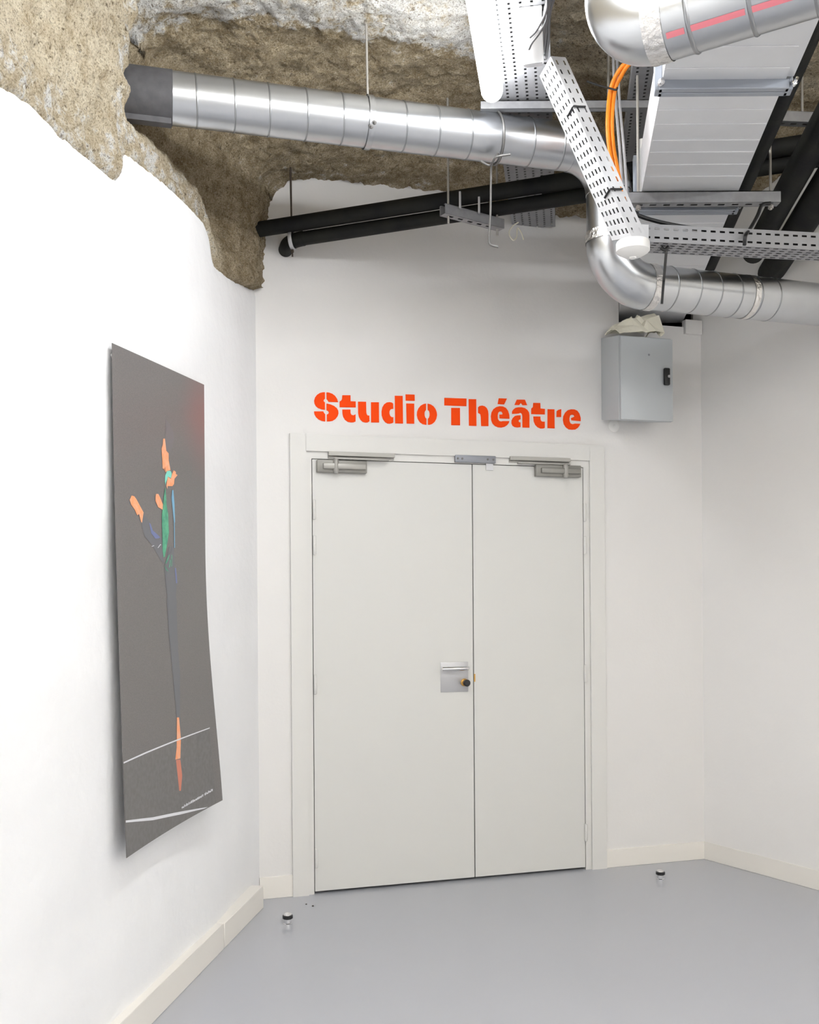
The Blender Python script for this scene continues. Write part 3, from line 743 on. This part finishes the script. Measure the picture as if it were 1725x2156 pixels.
band(duct, bB + V(0, 0, 0.012), V(0, 0, 1), 0.04, DD / 2 + 0.0036, M['tape'])
# hanger clamp and rod
kc = (PZ(776, 255, ZA) - A0).dot(dA); cc = A0 + dA * kc
hg = empty('duct_hanger', cc + V(0, 0, DD / 2), 'ring clamp and thin rod holding the left round duct from the rock', 'hanger')
band(hg, cc, dA, 0.022, DD / 2 + 0.0045, M['galv'], 'ring_clamp')
rt = PZ(768, 118, ZA + 0.3); 
obj('rod', tube([cc + V(0, 0, DD / 2), cc + V(-0.004, 0, 0.40)], 0.0045, 10), M['rod'], hg, smooth=True)
view = (CAM - cc).normalized(); fr = (view - dA * view.dot(dA)).normalized()
fr2 = (fr + V(0, 0, -0.05)).normalized()
for s in (-1, 1):
    obj('clamp_bolt', lathe(cc + dA * 0.006 * s + fr2 * (DD / 2 + 0.002) + V(0, 0, 0.008 * s), fr2, [(0.008, 0), (0.008, 0.008), (0.004, 0.009), (0.004, 0.022)], 10), M['wire'], hg, smooth=True)
# wire tie with a hook
kw = (PZ(1043, 292, ZA) - A0).dot(dA); cw = A0 + dA * kw
hw = empty('hanging_wire', cw - V(0, 0, DD / 2 + 0.3), 'bent grey wire looped round the duct with a hook hanging below', 'wire')
obj('wire_loop', torus(cw, (dA + V(0, 0, 0.10)).normalized(), DD / 2 + 0.005, 0.0045, 40, 6), M['wire'], hw, smooth=True)
yw = cw.y - 0.03
obj('hook', tube(spline([P(1050, 322, yw - .05), P(1036, 346, yw - .02), P(1034, 380, yw), P(1033, 450, yw), P(1030, 500, yw), P(1033, 515, yw), P(1050, 520, yw)], 6), 0.0042, 8), M['wire'], hw, smooth=True)
obj('wire_end', tube(spline([P(1012, 339, yw - .02), P(1032, 348, yw - .02), P(1045, 331, yw - .06), P(1075, 325, yw - .07)], 6), 0.0042, 8), M['wire'], hw, smooth=True)

# upper right duct with elbow
zd = 2.72; D2 = 0.165
B0 = PZ(1408, 120, zd - D2 / 2); B1 = PZ(1725, 25, zd - D2 / 2)
e0 = V(B0.x, B0.y, zd); dD = (B1 - B0).normalized()
ud = empty('spiral_duct', e0 - V(0, 0, D2 / 2), 'galvanised round duct with a red marker line, closest to the viewer at top right', 'duct')
e0 = e0 - dD * 0.02
obj('duct_pipe', tube([e0, e0 + dD * 1.3], D2 / 2, 48), M['galv'], ud, smooth=True)
crn = e0 - dD * 0.092
up_ = V(0, 0, 1)
obj('elbow', tube(arc(e0, crn, crn + up_ * 0.092, 16), D2 / 2 + 0.001, 48), M['galv'], ud, smooth=True)
obj('duct_pipe', tube([crn + up_ * 0.092, crn + up_ * 0.7], D2 / 2, 48), M['galv'], ud, smooth=True)
for k in (0.075, 0.205, 0.335, 0.465, 0.6): seam(ud, e0 + dD * k, (dD + V(0.04, 0, 0.06)).normalized(), D2 / 2, 0.0034)
band(ud, e0 + dD * 0.0, dD, 0.045, D2 / 2 + 0.0015, M['tape'])
vw = (CAM - e0).normalized(); fd = (vw - dD * vw.dot(dD)).normalized()
sd = dD.cross(fd)
def strip_on(parent, name, c, ax, f, s, R, k0, k1, a0, a1, m):
    vs, fs = [], []; na = 4
    for k in (k0, k1):
        for i in range(na + 1):
            t = a0 + (a1 - a0) * i / na; vs.append(c + ax * k + (f * math.cos(t) + s * math.sin(t)) * R)
    for i in range(na): fs.append((i, i + 1, na + 2 + i, na + 1 + i))
    return obj(name, (vs, fs), m, parent, smooth=True)
RED_A = (0.26, 0.42)
for k0, k1 in ((0.03, 0.07), (0.08, 0.2), (0.21, 0.33), (0.34, 0.46)):
    strip_on(ud, 'marker_line', e0, dD, fd, sd, D2 / 2 + 0.0012, k0, k1, RED_A[0], RED_A[1], M['red'])

# ------------------------------------------------------------------ rectangular duct
RZ0, RZ1 = 2.87, 3.035
def XR(Y, k): return (0.285 if k == 0 else 0.637) + 0.165 * Y
def RP(Y, k, z): return V(0.285 + (0.637 - 0.285) * k + 0.165 * Y, Y, z)
rd = empty('rectangular_duct', RP(3.2, 0.5, RZ0), 'flat rectangular sheet metal duct running away to the wall at upper right', 'duct')
ysec = [1.2, 2.73, 3.585, 5.12]
for a, b in zip(ysec, ysec[1:]):
    obj('duct_section', hexa(lambda y, k, z: RP(y, k, z), a + .001, b - .001, 0, 1, RZ0, RZ1), M['galv2'], rd)
rib_px = [100, 145, 232, 262, 296, 321, 347, 372, 470, 500, 530, 560]
for py in rib_px:
    yy = (RZ0 - CAMZ) * F / (HY - py - ROLL * 600)
    if 2.70 < yy < 2.78: continue
    obj('stiffening_rib', hexa(lambda y, k, z: RP(y, k, z), yy - 0.007, yy + 0.007, 0.01, 0.99, RZ0 - 0.0028, RZ0 + 0.001), M['galv2'], rd, bevel=0.0012, seg=1)
for yy in ysec[1:3]:
    fl = obj('flange', join(hexa(lambda y, k, z: RP(y, k, z), yy - 0.024, yy - 0.002, -0.03, 1.03, RZ0 - 0.026, RZ0 + 0.002), hexa(lambda y, k, z: RP(y, k, z), yy + 0.002, yy + 0.022, -0.03, 1.03, RZ0 - 0.026, RZ0 + 0.002),
        hexa(lambda y, k, z: RP(y, k, z), yy - 0.02, yy + 0.02, -0.06, 0.002, RZ0 - 0.026, RZ1 + 0.02), hexa(lambda y, k, z: RP(y, k, z), yy - 0.02, yy + 0.02, 0.998, 1.06, RZ0 - 0.026, RZ1 + 0.02)), M['flange'], rd, bevel=0.002, seg=1)
    for k in (-0.03, 1.05):
        obj('flange_bolt', lathe(RP(yy, k, RZ0 - 0.012) + V(0, -0.03, 0), V(0, -1, 0), [(0.010, -0.01), (0.010, 0.006), (0.005, 0.007), (0.005, 0.02)], 10), M['chrome'], fl, smooth=True)
obj('side_flange', hexa(lambda y, k, z: RP(y, k, z), 1.2, 2.70, 1.0, 1.06, RZ0 + 0.004, RZ0 + 0.010), M['galv2'], rd)
obj('side_clip', hexa(lambda y, k, z: RP(y, k, z), 2.42, 2.69, -0.02, 0.0, RZ0 + 0.055, RZ0 + 0.10), M['galv2'], rd)
# its support channel and rods
def channel(o, ax, L, parent, w_=0.041, h_=0.041, m=None, slots=True):
    m = m or M['strut']; ay = V(-ax.y, ax.x, 0); az = V(0, 0, 1)
    xs = []; x = 0.03
    while slots and x < L - 0.04: xs.append((x, x + 0.024)); x += 0.05
    bot = perforated(lambda a, b: o + ax * a + ay * (b - w_ / 2), L, w_, xs, [(w_ * .35, w_ * .65)] if xs else [])
    sides = join(boxF(o, ax, ay, az, 0, L, -w_ / 2, -w_ / 2 + 0.0025, 0, h_), boxF(o, ax, ay, az, 0, L, w_ / 2 - 0.0025, w_ / 2, 0, h_),
        boxF(o, ax, ay, az, 0, L, -w_ / 2, -w_ / 2 + 0.010, h_ - 0.0025, h_), boxF(o, ax, ay, az, 0, L, w_ / 2 - 0.010, w_ / 2, h_ - 0.0025, h_))
    return obj('channel', join(bot, sides), m, parent)
cY = 3.47
c0 = P(1322, 424, cY); c1 = P(1640, 424, cY); czb = RZ0 - 0.043
c0.z = czb; c1.z = czb
axc = (c1 - c0).normalized()
sr = empty('support_rail', (c0 + c1) / 2, 'slotted strut rail on two rods carrying the rectangular duct', 'rail')
channel(c0, axc, (c1 - c0).length, sr)
for px in (1344, 1623):
    b = P(px, 410, cY); b.z = czb - 0.02
    obj('rod', tube([b, b + V(0, 0, 0.82)], 0.005, 10), M['rod'], sr, smooth=True)
    obj('nut', lathe(b + V(0, 0, 0.004), V(0, 0, 1), [(0.010, 0), (0.010, 0.012)], 6), M['rod'], sr)
sl = P(1352, 396, cY + .01); sl.z = czb + 0.045
obj('white_conduit', tube([sl, sl + V(0, 0, 0.20)], 0.0085, 12), M['white'], None, smooth=True, label='short white conduit standing beside the left rod of the duct rail', cat='conduit')

# ------------------------------------------------------------------ black insulated pipes
def blackpipe(p0, p1, r, label, extra=None):
    e = empty('insulated_pipe', (p0 + p1) / 2 - V(0, 0, r), label, 'pipe', 'black insulated pipes')
    obj('insulation', tube([p0, p1], r, 24), M['black'], e, smooth=True); return e
p10 = P(520, 487, 4.35); p11 = P(1180, 379, 4.05); dp = (p11 - p10).normalized(); dp.z *= 0.9; dp.normalize()
e1 = blackpipe(p10, p10 + dp * 2.75, 0.034, 'upper black insulated pipe leaving the rock tongue above the door')
obj('insulation_sleeve', tube([p10 + dp * ((P(1140, 390, 4.07) - p10).dot(dp)), p10 + dp * 2.75], 0.037, 24), M['black'], e1, smooth=True)
p20 = P(640, 497, 4.33); 
p20 = p10 + dp * ((p20 - p10).dot(dp)) + V(0, 0.036, -0.058)
e2 = blackpipe(p20, p20 + dp * 2.5, 0.031, 'lower black insulated pipe that bends back into the wall')
nb2 = V(0, 1, 0)
obj('pipe_bend', tube(arc(p20 + dp * 0.01, p20 - dp * 0.06, p20 - dp * 0.06 - NB * 0.07, 10) + [p20 - dp * 0.06 - NB * 0.16], 0.033, 24), M['black'], e2, smooth=True)
# ring hanger at the left
hx = P(624, 470, 4.34); rc = p20 - dp * 0.045 - NB * 0.0
ph = empty('pipe_hanger', rc - V(0, 0, 0.05), 'rusty rod and ring hanger at the left end of the black pipes', 'hanger')
obj('ring', torus(rc, dp, 0.040, 0.004, 28, 6, 2.5), M['alu'], ph, smooth=True)
obj('rod', tube([rc + V(0, 0, -0.075), rc + V(-.004, 0, 0.15), rc + V(-.006, 0, 0.34)], [0.004, 0.004, 0.0055], 8), M['rusty'], ph, smooth=True)
obj('nut', lathe(rc - V(0, 0, 0.055), V(0, 0, 1), [(0.008, 0), (0.008, 0.010)], 6), M['rusty'], ph)
# trapeze under the pipes
g0 = P(932, 452, 3.98); g1 = P(1056, 480, 4.15); g1.z = g0.z
gax = (g1 - g0).normalized()
tr = empty('support_rail', (g0 + g1) / 2, 'short tilted-looking grey strut rail under the black pipes', 'rail')
channel(g0, gax, (g1 - g0).length, tr)
for k in (0.03, 0.29):
    b = g0 + gax * k
    obj('rod', tube([b - V(0, 0, 0.03), b + V(0, 0, 0.50)], 0.005, 10), M['rod'], tr, smooth=True)
for k in (0.10, 0.20):
    b = g0 + gax * k + V(0, 0, 0.03)
    obj('pipe_clip', boxF(b, dp, V(-dp.y, dp.x, 0), V(0, 0, 1), -0.004, 0.004, -0.05, -0.035, 0, 0.07), M['alu'], tr)
# pipes on the right, following the duct
def along(px, py, z, y0, y1, r, label):
    p = PZ(px, py, z); a = p + VPD * ((y0 - p.y) / VPD.y); b = p + VPD * ((y1 - p.y) / VPD.y)
    return blackpipe(a, b, r, label)
blackpipe(RP(1.5, 1, 2.99) + VPN * 0.062, RP(4.6, 1, 2.99) + VPN * 0.062, 0.034, 'black insulated pipe close along the right side of the rectangular duct')
j3 = PZ(1650, 530, 3.0)
along(1642, 545, 3.0, 2.2, 4.72, 0.062, 'thick black insulated pipe entering the right wall under the tray')
along(1760, 215, 3.02, 1.8, 4.5, 0.05, 'black insulated pipe at the right edge of the picture')

# ------------------------------------------------------------------ cable trays
def tray(parent, fn_base, L, W, pitch, slot, rows, rw, H=0.05, flange_rows=0, m=None, fn_fl=None, names=('tray_base', 'tray_side')):
    m = m or M['tray']
    xs = []; x = pitch * 0.4
    while x + slot < L: xs.append((x, x + slot)); x += pitch
    ys = [(W * (i + 0.5) / rows - rw / 2, W * (i + 0.5) / rows + rw / 2) for i in range(rows)]
    obj(names[0], perforated(fn_base, L, W, xs, ys), m, parent)
    for fn in fn_fl:
        ysf = [(H * (i + 0.5) / flange_rows - rw / 2, H * (i + 0.5) / flange_rows + rw / 2) for i in range(flange_rows)]
        obj(names[1], perforated(fn, L, H, xs if flange_rows else [], ysf), m, parent)
# ceiling tray running to the back wall
ZT = 3.268
tl = PZ(1078, 478, ZT); trr = PZ(1171, 483, ZT)
o_t = (tl + trr) / 2; wT = 0.215
o_t = o_t + VPD * 0.0
def ft(x, y): return o_t - VPD * x + VPN * (y - wT / 2)
ct = empty('cable_tray', o_t - VPD * 1.4, 'wide perforated cable tray under the vault running to the wall above the door', 'cable tray')
tray(ct, lambda x, y: ft(x, y), 3.1, wT, 0.0255, 0.011, 6, 0.009, 0.05, 0, M['tray'], [lambda x, y: ft(x, 0) + V(0, 0, y), lambda x, y: ft(x, wT) + V(0, 0, y)])
obj('slot_shade_block', boxF(o_t, -VPD, VPN, V(0, 0, 1), 0.02, 3.08, -wT * .46, wT * .46, 0.008, 0.045), M['cable'], ct, bevel=0.008)  # dark block put in so the tray holes read as shade
# its cross rail
r0 = PZ(1012, 222, 3.25); r1 = PZ(1372, 219, 3.25); r1.y = r0.y
cr = empty('support_rail', (r0 + r1) / 2, 'thin strut rail under the vault crossing above the orange cables', 'rail')
channel(r0 - V(0, 0, 0.02), (r1 - r0).normalized(), (r1 - r0).length, cr, 0.03, 0.03, M['strut'], False)
for k in (0.1, 0.75):
    b = r0 + (r1 - r0) * k
    obj('rod', tube([b, b + V(0, 0, 0.4)], 0.005, 8), M['rod'], cr, smooth=True)
r0 = P(1600, 258, 3.75); r1 = P(1790, 266, 3.80)
cr2 = empty('support_rail', (r0 + r1) / 2, 'slotted strut rail in the dark at the right under the vault', 'rail')
channel(r0, (r1 - r0).normalized(), (r1 - r0).length, cr2)
b = P(1690, 258, 3.77); obj('rod', tube([b, b + V(0, 0, 0.4)], 0.005, 8), M['rod'], cr2, smooth=True)
# second ceiling tray
o_h = PZ(1300, 400, 3.30)
def fh(x, y): return o_h - VPD * x + VPN * (y - 0.0)
ch = empty('cable_tray', o_h - VPD * 1.0, 'dim perforated cable tray above the rectangular duct', 'cable tray')
tray(ch, fh, 2.2, 0.15, 0.0255, 0.011, 4, 0.009, 0.05, 0, M['tray'], [lambda x, y: fh(x, 0) + V(0, 0, y), lambda x, y: fh(x, 0.15) + V(0, 0, y)])
obj('slot_shade_block', boxF(o_h, -VPD, VPN, V(0, 0, 1), 0.02, 2.18, 0.008, 0.142, 0.008, 0.045), M['cable'], ch, bevel=0.008)  # dark block behind the holes, standing for the shade inside this tray
# sloping tray
Mt = P(1160, 118, 3.25); Mb = P(1331, 500, 3.05); ax = (Mb - Mt); LE_ = ax.length; ax.normalize()
vd = (Mt * .5 + Mb * .5 - CAM).normalized(); vd = (vd - ax * vd.dot(ax)).normalized()        # back
lf = ax.cross(vd); lf = lf if lf.x < 0 else -lf
th = math.radians(43); wv = lf * math.cos(th) + vd * math.sin(th); hv = -lf * math.sin(th) + vd * math.cos(th)
te = empty('cable_tray', Mb, 'bright slotted cable tray sloping down across the round duct', 'cable tray')
W_E, H_E = 0.082, 0.062
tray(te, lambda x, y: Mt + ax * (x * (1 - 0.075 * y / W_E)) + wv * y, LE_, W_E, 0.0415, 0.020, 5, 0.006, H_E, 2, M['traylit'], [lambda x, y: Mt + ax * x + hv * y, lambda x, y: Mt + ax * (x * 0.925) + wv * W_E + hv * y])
obj('slot_shade_block', boxF(Mt, ax, wv, hv, 0.02, LE_ * 0.92, 0.010, W_E * 0.8, 0.010, H_E * 0.98), M['cable'], te, bevel=0.008)  # block added inside to keep the flange slots dark as in shade
def zip_tie(pts, label, r=0.0035):
    return obj('cable_tie', tube(spline(pts, 5), r, 8), M['blackp'], None, smooth=True, label=label, cat='cable tie', group='black cable ties')
for px, py, lab in ((1207, 207, 'black cable tie on the upper half of the sloping tray'), (1300, 416, 'black cable tie on the lower half of the sloping tray')):
    k = (P(px, py, 3.15) - Mt).dot(ax)
    c = Mt + ax * k
    zip_tie([c + wv * 0.035 - hv * 0.002, c + wv * 0.012 - hv * 0.004, c - wv * 0.004 - hv * 0.003, c - wv * 0.004 + hv * 0.02, c - wv * 0.005 + hv * 0.045], lab)
# lower tray running right
F0 = P(1331, 507, 3.30); F1 = P(1725, 529, 3.40); F1.z = F0.z; fax = (F1 - F0).normalized(); fback = V(-fax.y, fax.x, 0)
tf = empty('cable_tray', F0 + fax * 0.5, 'slotted cable tray running level to the right edge in front of the lower round duct', 'cable tray')
W_F, H_F = 0.105, 0.062
tray(tf, lambda x, y: F0 + fax * x + fback * y, 1.25, W_F, 0.0345, 0.019, 5, 0.007, H_F, 2, M['tray'], [lambda x, y: F0 + fax * x + V(0, 0, y), lambda x, y: F0 + fax * x + fback * W_F + V(0, 0, y)])
obj('slot_shade_block', boxF(F0, fax, fback, V(0, 0, 1), 0.03, 1.24, 0.012, W_F * 0.85, 0.010, 0.052), M['blackp'], tf, bevel=0.008)  # added black block that makes the shade behind these slots
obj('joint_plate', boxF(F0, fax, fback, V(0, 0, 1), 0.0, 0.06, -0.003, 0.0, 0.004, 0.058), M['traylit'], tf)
# detector below the tray end
sdp = P(1333, 509, 3.10)
obj('smoke_detector', lathe(sdp - V(0, 0, 0.001), V(0, 0, -1), [(0.052, 0), (0.054, 0.004), (0.054, 0.030), (0.050, 0.034), (0.030, 0.046), (0.012, 0.050), (0.010, 0.054), (0.001, 0.055)], 32), M['white'], None, smooth=True, label='round white smoke detector under the end of the sloping tray', cat='detector')
# strap round the lower duct
s0 = P(1404, 521, F0.y + .07); s1 = P(1394, 640, C0.y - 0.085)
st = empty('duct_strap', s1, 'black strap from the level tray to the lower round duct', 'strap')
obj('strap', tube([s0 + V(0, 0, .01), s0, P(1398, 590, C0.y - .10), s1], 0.005, 8), M['blackp'], st, smooth=True)
obj('strap_knot', tube(spline([P(1392, 521, F0.y + .05), P(1400, 526, F0.y + .05), P(1408, 520, F0.y + .05)], 4), 0.007, 8), M['blackp'], st, smooth=True)
# black cables above the level tray
obj('black_cable', tube(spline([P(1336, 446, 3.34), P(1350, 456, 3.34), P(1400, 470, 3.36), P(1470, 482, 3.37), P(1560, 490, 3.39), P(1725, 500, 3.43), P(1800, 503, 3.46)], 6), 0.007, 10), M['blackp'], None, smooth=True, label='black cable lying along the top of the level tray', cat='cable')
obj('black_cable', tube(spline([P(1622, 428, 3.45), P(1605, 432, 3.44), P(1595, 455, 3.43), P(1578, 485, 3.38), P(1570, 497, 3.315), P(1568, 516, 3.33)], 6), 0.0065, 10), M['blackp'], None, smooth=True, label='black cable hanging from the duct rail to the level tray', cat='cable')
# orange cables
for dx, dy, lab in ((0, 0, 'left of the two bundled orange cables'), (9, 2, 'right of the two bundled orange cables')):
    obj('orange_cable', tube(spline([P(1352 + dx, 108 + dy, 3.27), P(1322 + dx * .5, 128 + dy * 3, 3.31), P(1300 + dx, 155 + dy * 2, 3.36), P(1286 + dx, 190, 3.40), P(1280 + dx, 250, 3.40), P(1282 + dx, 300, 3.40), P(1290 + dx, 350, 3.38), P(1305 + dx, 420, 3.36), P(1320 + dx, 470, 3.36)], 6), 0.0076, 12), M['orange'], None, smooth=True,
        label=lab, cat='cable', group='orange cables')
zip_tie([P(1236, 171, 3.36), P(1262, 180, 3.37), P(1284, 186, 3.378), P(1298, 189, 3.378), P(1300, 183, 3.40)], 'black cable tie round the orange cables')
for i, (x0, x1, lab) in enumerate(((1297, 1313, 'left grey conduit behind the orange cables'), (1305, 1322, 'right grey conduit behind the orange cables'))):
    obj('grey_conduit', tube([P(x0 - 6, 120, 3.52), P(x0, 220, 3.48), P(x0 + (x1 - x0) * .6, 330, 3.46), P(x1, 430, 3.44), P(x1 + 2, 480, 3.44)], 0.0055, 10), M['gcable'], None, smooth=True, label=lab, cat='conduit', group='grey conduits')
# junction box on the ceiling tray
jb0 = PZ(1119, 104, 3.195)
jb = empty('junction_box', jb0, 'white junction box fixed under the wide perforated tray', 'junction box')
obj('box_body', boxF(jb0, VPD, VPN, V(0, 0, 1), -0.115, 0.115, -0.034, 0.038, 0.012, 0.072), M['white'], jb, bevel=0.004)
obj('box_lid', boxF(jb0, VPD, VPN, V(0, 0, 1), -0.105, 0.085, -0.030, 0.036, 0.0, 0.012), M['white'], jb, bevel=0.003)
obj('cable_gland_plate', boxF(jb0, VPD, VPN, V(0, 0, 1), 0.092, 0.114, -0.026, 0.034, 0.004, 0.012), M['alu'], jb)
for i, (pa, lab) in enumerate((([(1116, 78), (1128, 66), (1140, 46), (1148, 30), (1153, 8), (1150, -20)], 'upper grey cable looping out of the white junction box'), ([(1114, 103), (1120, 90), (1134, 72), (1147, 52), (1154, 30), (1158, -20)], 'lower grey cable looping out of the white junction box'))):
    pts = [P(x, y, 2.99 + (0.03 if k else 0.0) - 0.0 * k) for k, (x, y) in enumerate(pa)]
    z0 = jb0.z + 0.002
    pts = [PZ(x, y, z0 - 0.012 + 0.004 * k) for k, (x, y) in enumerate(pa)]
    obj('grey_cable', tube(spline(pts, 6), 0.0045, 10), M['cable'], None, smooth=True, label=lab, cat='cable', group='cables beside the junction box')
for i, pa in enumerate(([(1158, -10), (1148, 25), (1144, 70), (1140, 100), (1136, 125)], [(1163, -10), (1153, 25), (1149, 70), (1146, 95), (1139, 122)], [(1168, -10), (1157, 30), (1155, 75), (1152, 100), (1150, 122)])):
    obj('grey_cable', tube(spline([PZ(x, y, 3.235 + 0.006 * i) for x, y in pa], 6), 0.0062, 10), M['cable'], None, smooth=True,
        label=('nearest', 'middle', 'farthest')[i] + ' dark cable in the bundle dropping into the sloping tray', cat='cable', group='cables beside the junction box')
# red strap and loose string by the tray end
obj('red_strap', tube(spline([P(1044, 450, 4.3), P(1055, 446, 4.28), P(1075, 441, 4.3)], 4), 0.009, 8), mat('red plastic', (0.6, 0.03, 0.02), 0.5), None, smooth=True, label='small red strap behind the black pipes', cat='strap')
obj('loose_string', tube(spline([P(1092, 468, 4.6), P(1080, 476, 4.6), P(1072, 490, 4.6), P(1080, 505, 4.6), P(1088, 500, 4.6), P(1090, 480, 4.6), P(1098, 490, 4.6), P(1103, 505, 4.6)], 5), 0.003, 6), M['cream'], None, smooth=True, label='knotted string dangling from the wall end of the wide tray', cat='string')

# ------------------------------------------------------------------ electrical enclosure
ED = 0.205
ta, _ = tz(1266, 795, 0.0); tb, _ = tz(1418, 795, ED); _, za = tz(1308, 884, ED); _, zb2 = tz(1308, 705, ED)
def boxE(t0, t1, z0, z1, o0, o1): return hexa(lambda t, z, o: WB(t, z + 0.037 * (1 - o / ED), o), t0, t1, z0, z1, o0, o1)
ec = empty('electrical_box', WB((ta + tb) / 2, za, 0), 'light grey steel electrical box on the wall right of the orange lettering', 'electrical box')
obj('body', boxE(ta, tb, za, zb2, 0.0, ED - 0.016), M['enclosure'], ec, bevel=0.004)
dr = obj('box_door', boxB(ta + 0.004, tb - 0.002, za + 0.004, zb2 - 0.004, ED - 0.0145, ED), M['enclosure'], ec, bevel=0.003)
kt, kz = tz(1405, 793, ED + .01)
obj('lock_handle', boxB(kt - 0.017, kt + 0.015, kz - 0.043, kz + 0.043, ED, ED + 0.018), M['blackp'], dr, bevel=0.006)
obj('lock_barrel', lathe(WB(kt + 0.006, kz, ED + 0.016), NB, [(0.007, 0), (0.007, 0.005)], 12), M['alu'], dr, smooth=True)
kt, kz = tz(1367, 747, ED)
obj('lock_screw', lathe(WB(kt, kz, ED - 0.001), NB, [(0.006, 0), (0.005, 0.003)], 10), M['steelgrey'], dr, smooth=True)
# crumpled yellowed paper on top
def crumple():
    vs, fs = [], []; n, m_ = 14, 7
    prof = [(1297, 698, .02), (1305, 690, .05), (1318, 684, .06), (1330, 678, .07), (1345, 672, .08), (1352, 676, .08), (1358, 669, .07), (1372, 667, .07), (1388, 668, .06), (1390, 676, .05), (1386, 690, .05), (1382, 702, .05)]
    for i, (px, py, w_) in enumerate(prof):
        t, z = tz(px, py, ED - 0.06)
        for j in range(m_ + 1):
            k = j / m_; o = 0.03 + (ED - 0.05) * k
            zz = zb2 + 0.001 + 0.037 * (1 - o / ED) + max(0.002, (z - zb2)) * math.sin(math.pi * (0.12 + 0.80 * k)) * (1 + 0.5 * noise.noise(V(i * .9, j * 1.3, 2)))
            vs.append(WB(t + 0.012 * noise.noise(V(i, j, 7)), zz, o))
    for i in range(len(prof) - 1):
        for j in range(m_):
            a = i * (m_ + 1) + j; fs.append((a, a + m_ + 1, a + m_ + 2, a + 1))
    nn = len(vs); vs2 = [v - V(0, 0, 0.0) for v in vs]
    return vs, fs
cp = obj('crumpled_paper', crumple(), M['cream'], None, label='crumpled yellowed paper wedged on top of the electrical box', cat='paper')
so = cp.modifiers.new('thickness', 'SOLIDIFY'); so.thickness = 0.004; so.offset = 1.0
# plaster ledge in the corner
pa, pzz = tz(1440, 688, 0.0)
obj('plaster_patch', boxB(pa, TC - 0.002, tz(1465, 706)[1], tz(1465, 676)[1], -0.02, 0.02), M['wall'], wb, bevel=0.004)
pz = tz(1293, 897)
obj('round_wall_cap', lathe(WB(pz[0], pz[1], 0.0), NB, [(0.031, 0), (0.031, 0.003), (0.028, 0.005), (0.006, 0.006), (0.004, 0.009), (0.001, 0.009)], 28), M['white'], None, smooth=True, label='small round white cover plate under the electrical box', cat='cover plate')

# ------------------------------------------------------------------ floor stops
def stop(px, py, label):
    p = PZ(px, py, 0.0)
    e = empty('door_stop', p, label, 'door stop', 'floor door stops')
    obj('base', lathe(p, V(0, 0, 1), [(0.019, 0), (0.019, 0.003), (0.0165, 0.005), (0.0165, 0.022)], 24), M['chrome'], e, smooth=True)
    obj('rubber_ring', lathe(p, V(0, 0, 1), [(0.018, 0.022), (0.0225, 0.025), (0.0225, 0.036), (0.018, 0.039)], 24), M['blackp'], e, smooth=True)
    obj('cap', lathe(p, V(0, 0, 1), [(0.018, 0.039), (0.0175, 0.042), (0.010, 0.046), (0.001, 0.0465)], 24), M['chrome'], e, smooth=True)
stop(606, 1945, 'chrome and black rubber floor stop near the left skirting')
stop(1391, 1851, 'chrome and black rubber floor stop right of the door')
for px, py, r, lab in ((645, 1904, 0.004, 'tiny dark crumb on the floor left of the door corner'), (659, 1908, 0.005, 'slightly larger dark crumb on the floor at the door corner')):
    p = PZ(px, py, 0.0)
    obj('floor_crumb', lathe(p, V(0, 0, 1), [(r, 0), (r * .9, r * .5), (r * .3, r * .8)], 7), M['rusty'], None, label=lab, cat='debris')
